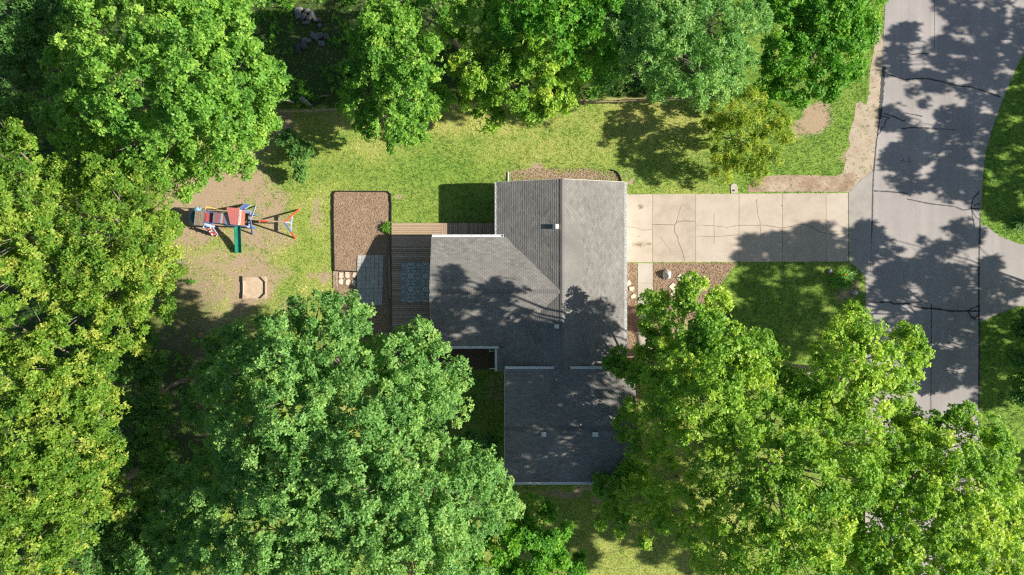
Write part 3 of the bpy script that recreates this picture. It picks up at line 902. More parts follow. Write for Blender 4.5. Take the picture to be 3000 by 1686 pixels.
window((WXW + IN - .08, 2.0, 1.75), 1.2, 1.1, 'x-'); window((-3.2, WYS + IN - .08, 1.7), 1.2, 1.0, 'y-')
window((2.0, MYN - IN + .08, 1.6), 1.2, 1.1, 'y+')
# garage door on the driveway side
gd = MB(); gy0 = 4.6
gd.box((fx + .02, gy0, 1.1), (.05, 4.7, 2.2))
gdo = gd.build("garage_door", MAT['white'], house)
for r in range(4):
    for c in range(8):
        p = MB(); p.box((fx + .05, gy0 - 2.35 + (c + .5) * 4.7 / 8, 0.28 + r * .54), (.03, .46, .38)); p.build("panel", MAT['white'], gdo)
d = MB(); d.box((fx + .02, -2.9, 1.05), (.06, .92, 2.05)); do = d.build("door", MAT['red'], house)
d = MB(); d.tube([(fx + .05, -3.25, 1.0), (fx + .12, -3.25, 1.0)], .03, 8); d.build("handle", MAT['metal'], do)
d = MB(); d.box((WXW + IN - .1, -1.6, 1.55), (.06, 1.8, 2.05)); do = d.build("patio_door", MAT['glass'], house)

# roofs
def slab_roof(name, corners, th=0.14):
    """corners: 4 top points of a roof plane"""
    m = MB()
    c = [np.array(p, float) for p in corners]
    m.hexa([p - np.array((0, 0, th)) for p in c], c)
    return m.build(name, MAT['deck_felt'], house)
EX, TW = 0.143, 0.318
TH = 0.0115

def tabs(origin, u, v, U, Vl, keep):
    """tab centres (u,v local) of one roof plane: u along the eave, v up the slope"""
    out = []
    nr = int(Vl / EX)
    for r in range(nr + 1):
        off = (r % 2) * TW / 2 + 0.0
        nc = int(U / TW) + 2
        for c in range(-1, nc):
            u0 = max(c * TW + off, 0.0) if c * TW + off > -TW else None
            if u0 is None: continue
            u1 = min(c * TW + off + TW, U)
            if u1 - u0 < 0.06: continue
            v0 = r * EX
            v1 = min(v0 + EX * 1.25, Vl)
            if v1 - v0 < 0.03: continue
            out.append((u0 + 0.007, u1 - 0.007, v0, v1))
    a = np.array(out)
    cen = origin + u * ((a[:, 0:1] + a[:, 1:2]) / 2) + v * (a[:, 2:3] + EX / 2)
    return a[keep(cen)]

def shingle_geo(origin, u, v, nrm, a):
    n = len(a)
    lo, hi = TH * 1.45, 0.004
    V = np.zeros((n, 8, 3))
    j = rng.uniform(-0.0015, 0.0025, n)[:, None]
    for i, (uu, vv, hh) in enumerate(((0, 2, lo), (1, 2, lo), (1, 3, hi), (0, 3, hi))):
        base = origin + u * a[:, uu:uu + 1] + v * a[:, vv:vv + 1]
        V[:, i] = base + nrm * (hh + j)
        V[:, i + 4] = base - nrm * 0.001
    idx = np.arange(n)[:, None] * 8
    F = np.concatenate([idx + np.array([[0, 1, 2, 3]]), idx + np.array([[4, 5, 1, 0]]), idx + np.array([[5, 6, 2, 1]]), idx + np.array([[7, 4, 0, 3]])])
    var = np.tile(np.clip(rng.normal(0.5, 0.2, n), 0, 1), 4)
    return V.reshape(-1, 3), F, var

def roof_plane(part, corner, ue, ve, keep, singles=0):
    """corner: eave start; ue: eave end; ve: ridge point above corner"""
    o = np.array(corner, float)
    u = np.array(ue, float) - o; U = np.linalg.norm(u); u /= U
    v = np.array(ve, float) - o; Vl = np.linalg.norm(v); v /= Vl
    nrm = np.cross(u, v)
    if nrm[2] < 0: nrm = -nrm
    o = o + nrm * 0.003
    a = tabs(o, u, v, U, Vl, keep)
    if singles:
        cu = np.abs((a[:, 0] + a[:, 1]) / 2 - U * 0.45)
        cand = (a[:, 1] - a[:, 0] > TW - 0.03) & (a[:, 3] - a[:, 2] > EX * 1.2)
        score = np.where(cand, np.floor((Vl - a[:, 3]) / EX) * 1.0 + np.where(cu < 5.0, 0, 50) + cu * 0.001, 1e6)
        pick = np.argsort(score)[:singles]
        lone = a[pick]
        mask = np.ones(len(a), bool); mask[pick] = False
        a = a[mask]
        w, d_ = TW - 0.014, EX * 1.25
        g, F, var = shingle_geo(np.zeros(3), u, v, nrm, np.array([[-w / 2, w / 2, 0, d_]]))
        me = np_mesh("shingle", g, F, MAT['shingle'], {"var": ('FLOAT', 'FACE', np.full(4, 0.5))})
        for b_ in lone:
            c = o + u * (b_[0] + b_[1]) / 2 + v * b_[2] + nrm * random.uniform(-.001, .002)
            link("shingle", me, part, c)
    g, F, var = shingle_geo(o, u, v, nrm, a)
    me = np_mesh("shingle_field", g - ORG[part.name], F, MAT['shingle'], {"var": ('FLOAT', 'FACE', var)})
    tag(link("shingle_field", me, part), kind="stuff")

rm_e = slab_roof("main_roof", [(MXR, MYS, ZR), (MXE, MYS, ZE), (MXE, MYN, ZE), (MXR, MYN, ZR)])
rm_w = slab_roof("main_roof", [(MXW, MYS, ZE), (MXR, MYS, ZR), (MXR, MYN, ZR), (MXW, MYN, ZE)])
allk = lambda c: np.ones(len(c), bool)
roof_plane(rm_e, (MXE, MYS, ZE), (MXE, MYN, ZE), (MXR, MYS, ZR), allk, singles=300)
roof_plane(rm_w, (MXW, MYN, ZE), (MXW, MYS, ZE), (MXR, MYN, ZR), lambda c: (c[:, 1] > WYN) | (c[:, 1] < WYS) | (h_main(c[:, 0], c[:, 1]) > h_wing(c[:, 0], c[:, 1]) - 0.05))
XV = 3.5
rw_n = slab_roof("wing_roof", [(WXW, WYN, WZE), (MXW + 0.62, WYN, WZE), (XV, WYR, WZR), (WXW, WYR, WZR)])
rw_s = slab_roof("wing_roof", [(WXW, WYR, WZR), (XV, WYR, WZR), (MXW + 0.62, WYS, WZE), (WXW, WYS, WZE)])
wk = lambda c: (c[:, 0] < XV) & (h_wing(c[:, 0], c[:, 1]) > h_main(c[:, 0], c[:, 1]) - 0.03)
roof_plane(rw_n, (WXW, WYN, WZE), (XV, WYN, WZE), (WXW, WYR, WZR), wk)
roof_plane(rw_s, (WXW, WYS, WZE), (XV, WYS, WZE), (WXW, WYR, WZR), wk)
ra_n = slab_roof("upper_roof", [(AXW, AYR, AZR), (AXE, AYR, AZR), (AXE, AYN, AZE), (AXW, AYN, AZE)])
ra_s = slab_roof("upper_roof", [(AXW, AYS, AZE), (AXE, AYS, AZE), (AXE, AYR, AZR), (AXW, AYR, AZR)])
roof_plane(ra_n, (AXW, AYN, AZE), (AXE, AYN, AZE), (AXW, AYR, AZR), allk)
roof_plane(ra_s, (AXW, AYS, AZE), (AXE, AYS, AZE), (AXW, AYR, AZR), allk)

def ridge(part, p, q, sl, ax):
    p, q = np.array(p, float), np.array(q, float)
    L = np.linalg.norm(q - p)
    d = (q - p) / L
    s = np.array((1.0, 0, 0)) if ax == 'x' else np.array((0, 1.0, 0))
    m = MB()
    n = int(L / 0.145)
    w = 0.155
    for i in range(n):
        a, b_ = p + d * i * L / n, p + d * ((i + 1) * L / n + 0.03)
        z0, z1 = 0.045, 0.033
        dn = np.array((0, 0, w * sl))
        for sg in (-1, 1):
            e0, e1 = s * sg * w - dn, s * sg * w - dn
            A = [a + (0, 0, z0), a + e0 + (0, 0, z0), b_ + e1 + (0, 0, z1), b_ + (0, 0, z1)]
            m.hexa([x_ - np.array((0, 0, .025)) for x_ in A], A)
    return tag(m.build("ridge_cap", MAT['shingle'], part), kind="stuff")
ridge(rm_e, (MXR, MYS + 0.1, ZR), (MXR, MYN, ZR), SL, 'x')
ridge(rw_n, (WXW, WYR, WZR), (XV - 0.05, WYR, WZR), WS, 'y')
ridge(ra_n, (AXW, AYR, AZR), (AXE, AYR, AZR), AS, 'y')
# rake and fascia boards
def rake(part, p, q):
    m = MB(); m.beam(np.array(p) - (0, 0, .09), np.array(q) - (0, 0, .09), .035, .17); m.build("rake_board", MAT['fascia'], part)
for part, p, q in ((rm_e, (MXR, MYN + .02, ZR), (MXE, MYN + .02, ZE)), (rm_w, (MXR, MYN + .02, ZR), (MXW, MYN + .02, ZE)), (rw_n, (WXW - .02, WYR, WZR), (WXW - .02, WYN, WZE)), (rw_s, (WXW - .02, WYR, WZR), (WXW - .02, WYS, WZE)),
                   (ra_n, (AXW - .02, AYR, AZR), (AXW - .02, AYN, AZE)), (ra_s, (AXW - .02, AYR, AZR), (AXW - .02, AYS, AZE)), (ra_n, (AXE + .02, AYR, AZR), (AXE + .02, AYN, AZE)), (ra_s, (AXE + .02, AYR, AZR), (AXE + .02, AYS, AZE))):
    rake(part, p, q)

def gutter(p, q, out):
    """open trough along p-q; out: outward unit vector"""
    p, q, out = np.array(p, float), np.array(q, float), np.array(out, float)
    up = np.array((0, 0, 1.0))
    m = MB()
    w, hgt = 0.16, 0.10
    m.beam(p + out * .010, q + out * .010, .018, hgt)                       # back
    m.beam(p + out * w, q + out * w, .022, hgt)                             # front lip
    m.beam(p + out * w / 2 - up * (hgt / 2 - .006), q + out * w / 2 - up * (hgt / 2 - .006), w - .03, .012)
    g = m.build("gutter", MAT['white'], house)
    L = np.linalg.norm(q - p)
    n = max(2, int(L / 0.68))
    hm = MB()
    d = (q - p) / L
    for i in range(n + 1):
        c = p + d * (0.04 + i * (L - .08) / n)
        hm = MB()
        hm.beam(c + out * .012 + up * .035, c + out * (w - .01) + up * .035, .03, .012)
        hm.build("hanger", MAT['white'], g)
    return g
zg = ZE - 0.07
gutter((MXE + .01, MYS + .5, zg), (MXE + .01, MYN - .02, zg), (1, 0, 0))
gutter((MXW - .01, WYN - .1, zg), (MXW - .01, MYN - .02, zg), (-1, 0, 0))
gutter((MXW - .01, MYS + .05, zg), (MXW - .01, WYS - .16, zg), (-1, 0, 0))
zw = WZE - 0.06
gutter((WXW, WYN + .01, zw), (MXW + .5, WYN + .01, zw), (0, 1, 0))
gutter((WXW, WYS - .01, zw), (MXW + .1, WYS - .01, zw), (0, -1, 0))
za = AZE - 0.04
gutter((AXW, AYN + .01, za), (3.08, AYN + .01, za), (0, 1, 0))
gutter((4.22, AYN + .01, za), (AXE, AYN + .01, za), (0, 1, 0))
gutter((AXW, AYS - .01, za), (AXE, AYS - .01, za), (0, -1, 0))
def spout(pts):
    m = MB()
    for a, b_ in zip(pts[:-1], pts[1:]):
        m.beam(a, b_, .075, .06)
    m.build("downspout", MAT['white'], house)
g1 = G2(1489.3, 505)
spout([(MXW + .02, MYN - .3, zg), (MXW + .36, MYN - .36, 2.5), (MXW + .36, MYN - .36, .3)])
spout([(g1[0], MYN - .3, .12), (g1[0], g1[1], .06)])
g2 = G2(1434, 1080)
spout([(MXW + .02, MYS + .25, zg), (MXW + .36, MYS + .25, 2.5), (MXW + .36, MYS + .25, .2)])
spout([(MXW + .4, g2[1], .10), (g2[0], g2[1], .06)])
g3 = G2(1301, 1024)
spout([(g3[0], WYS, 2.7), (g3[0], WYS + .35, 2.4), (g3[0], WYS + .35, .2)]); spout([(g3[0], WYS + .35, .1), (g3[0], g3[1] - .1, .06)])
spout([(MXE - .3, MYN - .1, 2.7), (MXE - .36, MYN - .36, 2.4), (MXE - .36, MYN - .36, .1)])

def roofz(x, y, which):
    if which == 'm': return float(h_main(np.array(x), 0))
    if which == 'w': return float(h_wing(0, np.array(y)))
    return AZR - abs(y - AYR) * AS
def vent(px, py, which, sx=.34, sy=.33, h=.26):
    x, y = 0, 0
    z = 4.5
    for _ in range(4):
        c = P(px, py, z); z = roofz(c[0], c[1], which) + h / 2
    x, y = c[0], c[1]
    zb = roofz(x, y, which)
    m = MB()
    a, b_ = sx / 2, sy / 2
    m.hexa([(x - .02, y - b_, zb - .12), (x + a, y - b_, zb - .12), (x + a, y + b_, zb - .12), (x - .02, y + b_, zb - .12)],
           [(x - .02, y - b_, zb + h * .97), (x + a, y - b_, zb + h), (x + a, y + b_, zb + h), (x - .02, y + b_, zb + h * .97)])
    m.hexa([(x - a, y - b_ + .01, zb - .15), (x - .021, y - b_ + .01, zb - .12), (x - .021, y + b_ - .01, zb - .12), (x - a, y + b_ - .01, zb - .15)],
           [(x - a, y - b_ + .01, zb + h * .62), (x - .021, y - b_ + .01, zb + h * .95), (x - .021, y + b_ - .01, zb + h * .95), (x - a, y + b_ - .01, zb + h * .62)])
    o = m.build("roof_vent", MAT['white_plastic'], house)
def pipe(px, py, which, r=.045, h=.3, mat='dark_metal'):
    z = 4.3
    for _ in range(4):
        c = P(px, py, z); z = roofz(c[0], c[1], which) + h / 2
    zb = roofz(c[0], c[1], which)
    m = MB(); m.tube([(c[0], c[1], zb - .1), (c[0], c[1], zb + h)], r, 10); o = m.build("vent_pipe", MAT[mat], house)
    m = MB(); m.tube([(c[0], c[1], zb - .02), (c[0], c[1], zb + .05)], [r * 2.2, r * 1.2], 10); m.build("collar", MAT['metal'], o)
vent(1628, 664.5, 'm', .42, .34, .34)
vent(1631, 957, 'm', .34, .30, .2)
vent(1593, 1273, 'a', .34, .33, .24); vent(1744, 1273, 'a', .40, .33, .24)
pipe(1497.5, 933, 'w', .06, .25, 'white'); pipe(1507, 972, 'w', .03, .1, 'white'); pipe(1550, 1099, 'a', .05, .35); pipe(1630, 1113, 'a', .035, .18, 'white'); pipe(1701, 1244, 'a', .045, .25, 'white')
pipe(1494.5, 1063, 'm', .025, .08, 'white')

# air conditioner
acp = P(1447, 1014)
ac = thing("air_conditioner", acp, "grey air conditioner condenser in the corner behind the house", "air conditioner")
m = MB(); m.box((acp[0], acp[1], .4), (.8, .8, .8)); m.build("body", MAT['metal'], ac)
m = MB(); m.tube([(acp[0], acp[1], .8), (acp[0], acp[1], .83)], .33, 20); m.build("fan_grille", MAT['dark_metal'], ac)
m = MB()
for k in range(4):
    a = k * math.pi / 2
    m.beam((acp[0], acp[1], .845), (acp[0] + .3 * math.cos(a), acp[1] + .3 * math.sin(a), .845), .05, .01)
m.build("fan_blade", MAT['metal'], ac)

# ------------------------------------------------------------------ deck
ZD = 0.45
dk = thing("wooden_deck", P(1210, 830), "weathered wooden deck wrapping the west end of the house", "deck")
def px2(px, py, z): 
    p = P(px, py, z); return p
def board_mesh(L, W, axis, mat):
    m = MB()
    a, b_ = (L / 2, W / 2) if axis == 0 else (W / 2, L / 2)
    e = .006
    m.hexa([(-a, -b_, -.035), (a, -b_, -.035), (a, b_, -.035), (-a, b_, -.035)], [(-a + e, -b_ + e, 0), (a - e, -b_ + e, 0), (a - e, b_ - e, 0), (-a + e, b_ - e, 0)])
    return m.mesh("board", mat)
BW = 0.148
x0, x1 = px2(1147, 800, ZD)[0], WXW + IN - .1
yt, yb = px2(1147, 693, ZD)[1], px2(1147, 982, ZD)[1]
nb = int(round((yt - yb) / BW))
me = board_mesh(x1 - x0, BW - .012, 0, MAT['deck_old'])
for i in range(nb):
    y = yt - (i + .5) * (yt - yb) / nb
    t = i / nb
    o = link("board", me, dk, ((x0 + x1) / 2 + random.uniform(-.01, .01) + .07 * t, y, ZD + random.uniform(-.004, .004)))
    o.rotation_euler[2] = random.uniform(-.0012, .0012)
yw1, yw0 = px2(0, 654.5, ZD)[1], yt + .02
xs, xe_ = x0, px2(1292, 0, ZD)[0]
n = 7
me = board_mesh(xe_ - xs, (yw1 - yw0) / n - .012, 0, MAT['deck_new'])
for i in range(n):
    link("board", me, dk, ((xs + xe_) / 2, yw0 + (i + .5) * (yw1 - yw0) / n, ZD + .004 + random.uniform(-.003, .003)))
xt1 = px2(1311, 0, ZD)[0]
n = 3
me = board_mesh(yw1 - yw0, (xt1 - xe_) / n - .012, 1, MAT['deck_trim'])
for i in range(n):
    link("board", me, dk, (xe_ + (i + .5) * (xt1 - xe_) / n, (yw0 + yw1) / 2, ZD + .006 + random.uniform(-.003, .003)))
xr1 = MXW + IN - .1
n = int((xr1 - xt1) / BW)
yin = WYN - IN + .1
me = board_mesh(yw1 - yin, (xr1 - xt1) / n - .012, 1, MAT['deck_old_y'])
for i in range(n):
    link("board", me, dk, (xt1 + (i + .5) * (xr1 - xt1) / n, (yin + yw1) / 2, ZD + random.uniform(-.004, .004)))
def rimjoist(a, b_):
    m = MB(); m.beam((*a, ZD - .16), (*b_, ZD - .16), .04, .23); m.build("rim_joist", MAT['old_wood'], dk)
rimjoist((x0 - .0, yb), (x0 + .0, yw1)); rimjoist((x0, yw1), (xr1, yw1)); rimjoist((x0, yb), (x1, yb))
for c in ((x0 + .1, yb + .1), (x0 + .1, 0.0), (x0 + .1, yt), (xt1, yw1 - .1), (x1 - .3, yb + .1)):
    m = MB(); m.box((c[0], c[1], (ZD - .04) / 2 - .02), (.1, .1, ZD - .04)); m.build("post", MAT['old_wood'], dk)
# step plank beside the deck
st = P(1141, 812)
bn = thing("deck_step", st, "long narrow two-plank wooden step lying beside the deck", "step")
for i, dx in enumerate((-1.6, 1.9)):
    a, b_ = P(1139.5 + dx, 752, .2), P(1143 + dx, 875, .2)
    m = MB(); m.beam(a, b_, .09, .04); m.build("plank", MAT['old_wood'], bn)
for y in (765, 812, 862):
    c = G2(1141.5, y); m = MB(); m.box((c[0], c[1], .085), (.16, .08, .17)); m.build("riser", MAT['old_wood'], bn)
# rug
ra, rb = P(1176, 770.5, ZD), P(1274, 887, ZD)
rc = ((ra[0] + rb[0]) / 2, (ra[1] + rb[1]) / 2, ZD + .012)
m = MB(); m.box((rc[0], rc[1], ZD + .014), (rb[0] - ra[0], ra[1] - rb[1], .010))
rug = m.build("outdoor_rug", MAT['rug'], None, rc)
rug.rotation_euler[2] = .006
tag(rug, "blue-grey medallion patterned outdoor rug on the deck", "rug")

# ------------------------------------------------------------------ fence
fence = thing("rail_fence", P(1480, 318), "weathered three-rail wooden fence between lawn and woods", "fence")
FX0, FX1 = 770, 2330
def fpt(gxp):
    """ground line of the fence, photo pixels"""
    return (gxp, 334.5 - (gxp - 810) * 0.0315)
gpx = [1500 + (v - 1500) * (1 - 1.0 / H) for v in (815, 917, 1018, 1120, 1218, 1317, 1417, 1517, 1617, 1717, 1815, 1917, 2018, 2120)]
pts = [G2(*fpt(v)) for v in gpx]
for i, p in enumerate(pts):
    h = 1.25 + random.uniform(-.05, .05)
    lean = random.uniform(-.06, .06)
    m = MB(); m.beam((p[0], p[1], -.1), (p[0] + lean, p[1] + random.uniform(-.04, .04), h), .12, .12); m.build("post", MAT['fence'], fence)
for p, q in zip(pts[:-1], pts[1:]):
    for z in (.32, .72, 1.12):
        m = MB()
        j = [random.uniform(-.05, .05) for _ in range(4)]
        m.beam((p[0] - .12, p[1] + j[0], z + j[1]), (q[0] + .12, q[1] + j[2], z + j[3]), .085, .10)
        m.build("rail", MAT['fence'], fence)

# ------------------------------------------------------------------ sandbox
sb0 = P(744, 844)
sbx = thing("sandbox", sb0, "square wooden sandbox with corner seats and pale sand", "sandbox")
zs = .20
L_, R_, T_, B_ = P(712, 0, zs)[0], P(777, 0, zs)[0], P(0, 811.5, zs)[1], P(0, 875.5, zs)[1]
for a, b_ in (((L_, T_), (R_, T_)), ((L_, B_), (R_, B_)), ((L_, B_ + .03), (L_, T_ - .03)), ((R_, B_ + .03), (R_, T_ - .03))):
    m = MB(); m.beam((*a, zs / 2), (*b_, zs / 2), .05, zs); m.build("side_board", MAT['sandwood'], sbx)
cs = .42
for cx, cy, sx, sy in ((L_, T_, 1, -1), (R_, T_, -1, -1), (L_, B_, 1, 1), (R_, B_, -1, 1)):
    m = MB()
    tri = [(cx - sx * .03, cy - sy * .03), (cx + sx * cs, cy - sy * .03), (cx - sx * .03, cy + sy * cs)]
    if sx * sy < 0: tri = tri[::-1]
    m.prism(tri, zs + .002, zs + .032); m.build("corner_seat", MAT['sandwood'], sbx)
m = MB(); g = 14
xs_, ys_ = np.linspace(L_ + .03, R_ - .03, g), np.linspace(B_ + .03, T_ - .03, g)
vs = [(x, y, .045 + .03 * float(fbm(np.array(x * 2), np.array(y * 2), 40))) for y in ys_ for x in xs_]
m.add(vs, [(r * g + c, r * g + c + 1, (r + 1) * g + c + 1, (r + 1) * g + c) for r in range(g - 1) for c in range(g - 1)])
up_sheet(m.build("sand", MAT['sand'], sbx, smooth=True))

# ------------------------------------------------------------------ playset
def Z1(x, y, z):
    """point from the enlarged crop of the playset (scale 9.05, origin 490,590)"""
    return P(490 + x / 9.05, 590 + y / 9.05, z)
ps = thing("playset", P(640, 645), "red and blue wooden climbing tower with green slide and swing beam", "playset")
def quad_planks(name, c4, n, along, mats, th=.025, gap=.08):
    """split a quad (world corners a,b,c,d) into n planks; along=0: planks stacked from ab... to dc direction of a->b"""
    a, b_, c, d = [np.array(p, float) for p in c4]
    up = np.array((0, 0, th))
    for i in range(n):
        t0, t1 = (i + gap / 2) / n, (i + 1 - gap / 2) / n
        q = [a + (b_ - a) * t0, a + (b_ - a) * t1, d + (c - d) * t1, d + (c - d) * t0]
        m = MB(); m.hexa([p - up for p in q], q)
        m.build(name, mats[i % len(mats)] if isinstance(mats, list) else mats, ps)
zt = 2.05
# four corner posts of two towers
def post(x, y, z, mat, w=.09):
    p = Z1(x, y, z); 
    m = MB(); m.box((p[0], p[1], z / 2 - .05), (w, w, z + .1)); m.build("post", MAT[mat], ps)
for x, y in ((735, 275), (985, 285), (715, 620), (960, 640)): post(x, y, 2.0, 'blue')
for x, y in ((1600, 320), (2050, 290), (1560, 620), (2020, 650)): post(x, y, 2.3, 'blue')
for x, y in ((2190, 330), (2160, 660)): post(x, y, 1.5, 'blue')
# grey slatted canopy
quad_planks("slat", [Z1(742, 250, 2.15), Z1(1005, 266, 2.15), Z1(970, 655, 2.15), Z1(705, 630, 2.15)], 13, 0, MAT['old_wood'], .03, .22)
# bridge planks, red and blue, falling toward the middle
RB = [MAT['red'], MAT['red'], MAT['blue'], MAT['red'], MAT['blue'], MAT['red'], MAT['red']]
quad_planks("plank", [Z1(1015, 280, 1.75), Z1(1222, 300, 1.75), Z1(1200, 562, 1.75), Z1(1005, 545, 1.75)], 7, 0, RB, .03, .16)
PL = [MAT['blue_pale'], MAT['red_pale'], MAT['red_pale'], MAT['blue_pale'], MAT['white_plastic'], MAT['red_pale'], MAT['blue_pale'], MAT['blue_pale'], MAT['blue_pale']]
quad_planks("plank", [Z1(1228, 300, 2.0), Z1(1690, 350, 2.5), Z1(1660, 612, 2.5), Z1(1205, 570, 2.0)], 9, 0, PL, .03, .06)
# big pitched roof
quad_planks("roof_board", [Z1(1570, 158, 2.55), Z1(1910, 190, 2.72), Z1(1868, 632, 2.72), Z1(1670, 612, 2.6)], 5, 0, MAT['red_pale'], .035, .05)
quad_planks("roof_board", [Z1(1912, 236, 2.74), Z1(1965, 240, 2.74), Z1(1925, 632, 2.74), Z1(1870, 630, 2.74)], 1, 0, MAT['white_plastic'], .035, .02)
for t in (0.08, .20, .32, .58, .70, .82):
    a, b_ = Z1(1938, 238, 2.75), Z1(1897, 631, 2.75)
    p = a + (b_ - a) * (t + .05)
    m = MB(); m.box((p[0] + .01, p[1], 2.752), (.05, .09, .012)); m.build("window_cutout", MAT['red'], ps)
p0 = Z1(1918, 425, 2.76); m = MB(); m.box((p0[0], p0[1], 2.755), (.16, .05, .012)); m.build("window_cutout", MAT['red_bright'], ps)
quad_planks("roof_board", [Z1(1966, 240, 2.70), Z1(2065, 262, 2.45), Z1(2035, 638, 2.45), Z1(1926, 632, 2.70)], 2, 0, MAT['red_bright'], .035, .02)
# brown deck by the swing
quad_planks("deck_plank", [Z1(2070, 300, 1.35), Z1(2205, 320, 1.35), Z1(2180, 660, 1.35), Z1(2035, 640, 1.35)], 4, 0, MAT['old_wood'], .035, .1)
m = MB(); q = Z1(2085, 540, 1.36); m.box((q[0], q[1], 1.50), (.24, .22, .26)); m.build("box_seat", MAT['old_wood'], ps)
def rail(a, za, b_, zb, mat, w=.09, h=.09):
    m = MB(); m.beam(Z1(*a, za), Z1(*b_, zb), w, h); m.build("rail", MAT[mat], ps)
rail((1000, 560), 1.7, (1990, 665), 2.0, 'blue'); rail((2030, 645), 1.9, (2170, 690), 1.5, 'blue_pale'); rail((1930, 245), 2.0, (2230, 275), 1.6, 'blue'); rail((2215, 280), 1.6, (2165, 690), 1.5, 'blue_pale', .07)
rail((1010, 275), 1.7, (1560, 330), 2.0, 'blue', .06)
# pale blue side panel and climbing ramp with holds
m = MB(); q = [Z1(985, 545, 1.6), Z1(1265, 650, 1.3), Z1(1255, 700, 1.3), Z1(975, 662, 1.6)]
m.hexa([p - np.array((0, 0, .03)) for p in q], q); m.build("side_panel", MAT['blue_pale'], ps)
ra_ = [Z1(1040, 720, 1.15), Z1(1215, 715, 1.2), Z1(1340, 900, .02), Z1(1180, 905, .02)]
rail((1030, 705), 1.2, (1190, 915), .03, 'blue', .05); rail((1205, 700), 1.25, (1350, 905), .03, 'blue_pale', .05)
for i in range(8):
    t = (i + .5) / 8
    a, b_ = ra_[0] + (ra_[3] - ra_[0]) * t, ra_[1] + (ra_[2] - ra_[1]) * t
    m = MB(); m.beam(a, b_, .08, .035); m.build("rung", MAT['red'] if i % 3 else MAT['blue_pale'], ps)
for x, y, z, c in ((1085, 735, 1.15, 'red_bright'), (1150, 705, 1.25, 'white_plastic'), (1130, 800, .85, 'white_plastic'), (1170, 775, .95, 'yellow'), (1150, 850, .5, 'red'), (1185, 880, .35, 'white_plastic'), (965, 690, 1.3, 'white_plastic'), (1310, 920, .1, 'yellow'), (1270, 850, .45, 'red')):
    p = Z1(x, y, z); m = MB(); m.tube([p, p + (0, 0, .04), p + (0, 0, .08)], [.06, .07, .03], 7); m.build("climbing_hold", MAT[c], ps)
# green wave slide
def slide():
    n = 22
    rings, fs, vs = [], [], []
    prof = [(-.27, .17), (-.25, .19), (-.21, .15), (-.17, .03), (0, 0), (.17, .03), (.21, .15), (.25, .19), (.27, .17)]
    for i in range(n + 1):
        t = i / n
        z = 1.38 * (1 - t) ** 1.15 + .10 + .10 * math.sin(t * 9.0) * (1 - t)
        c = Z1(1882 + 22 * t, 655 + 715 * t, z)
        for a, b_ in prof:
            vs.append((c[0] + a, c[1], z + b_))
    k = len(prof)
    for i in range(n):
        for j in range(k - 1):
            fs.append((i * k + j, i * k + j + 1, (i + 1) * k + j + 1, (i + 1) * k + j))
    m = MB(); m.add(vs, fs)
    o = m.build("slide", MAT['green'], ps, smooth=True)
    sm = o.modifiers.new("thick", 'SOLIDIFY'); sm.thickness = .02
slide()
# blue bubble pod at the west end
def dome():
    c = Z1(715, 415, 1.55)
    m = MB(); n, k = 18, 7
    vs, fs = [], []
    for i in range(k + 1):
        ph = math.pi / 2 * i / k
        for j in range(n):
            a = 2 * math.pi * j / n
            vs.append((c[0] + .62 * math.cos(ph) * math.cos(a), c[1] + .70 * math.cos(ph) * math.sin(a), 1.15 + .42 * math.sin(ph)))
    for i in range(k):
        for j in range(n):
            fs.append((i * n + j, i * n + (j + 1) % n, (i + 1) * n + (j + 1) % n, (i + 1) * n + j))
    m.add(vs, fs)
    m.build("bubble_pod", MAT['teal'], ps, smooth=True)
    q = Z1(800, 215, 1.5)
    m = MB(); m.tube([Z1(720, 240, 1.45), Z1(790, 200, 1.5), Z1(885, 230, 1.5)], .17, 12); m.build("tube_opening", MAT['sky_blue'], ps, smooth=True)
    m = MB(); m.box((c[0] + .3, c[1], .55), (.9, 1.1, 1.1)); m.build("lower_wall", MAT['blue'], ps)
dome()
m = MB(); m.tube([Z1(995, 270, 1.9), Z1(1010, 190, 2.0), Z1(1040, 150, 2.0), Z1(1130, 165, 1.7), Z1(1260, 195, .9), Z1(1330, 222, .02)], .035, 8); m.build("yellow_pole", MAT['yellow'], ps, smooth=True)
# ladder ramp on the north side
q = [Z1(1905, 190, 1.4), Z1(2060, 215, 1.4), Z1(2210, 100, .05), Z1(2035, 78, .05)]
for i in range(7):
    t = (i + .4) / 7
    a, b_ = q[0] + (q[3] - q[0]) * t, q[1] + (q[2] - q[1]) * t
    m = MB(); m.beam(a, b_, .12, .03); m.build("rung", MAT['blue'], ps)
for a, b_, c in ((q[0], q[3], 'red_pale'), (q[1], q[2], 'blue_pale')):
    m = MB(); m.beam(a, b_, .06, .07); m.build("rail", MAT[c], ps)
# swing frame
def Z2(x, y, z): return P(680 + x / 11.136, 590 + y / 11.136, z)
zb_ = 2.15
def leg(a, za, b_, zb2, mat, w=.09):
    m = MB(); m.beam(Z2(*a, za), Z2(*b_, zb2), w, w); m.build("leg", MAT[mat], ps)
m = MB(); m.beam(Z2(590, 585, zb_), Z2(1740, 690, zb_), .09, .14); m.build("swing_beam", MAT['sandwood'], ps)
leg((620, 560), zb_, (770, 150), 0, 'blue_pale'); leg((600, 600), zb_, (665, 1085), 0, 'blue')
def lerp(a, b_, t): return (a[0] + (b_[0] - a[0]) * t, a[1] + (b_[1] - a[1]) * t)
A, F1, F2 = (1700, 690), (2170, 270), (2060, 1215)
leg(A, zb_, lerp(A, F1, .55), zb_ * .45, 'red'); leg(lerp(A, F1, .55), zb_ * .45, F1, 0, 'red_bright', .095)
leg(A, zb_, lerp(A, F2, .6), zb_ * .4, 'blue'); leg(lerp(A, F2, .6), zb_ * .4, F2, 0, 'red_bright', .095)
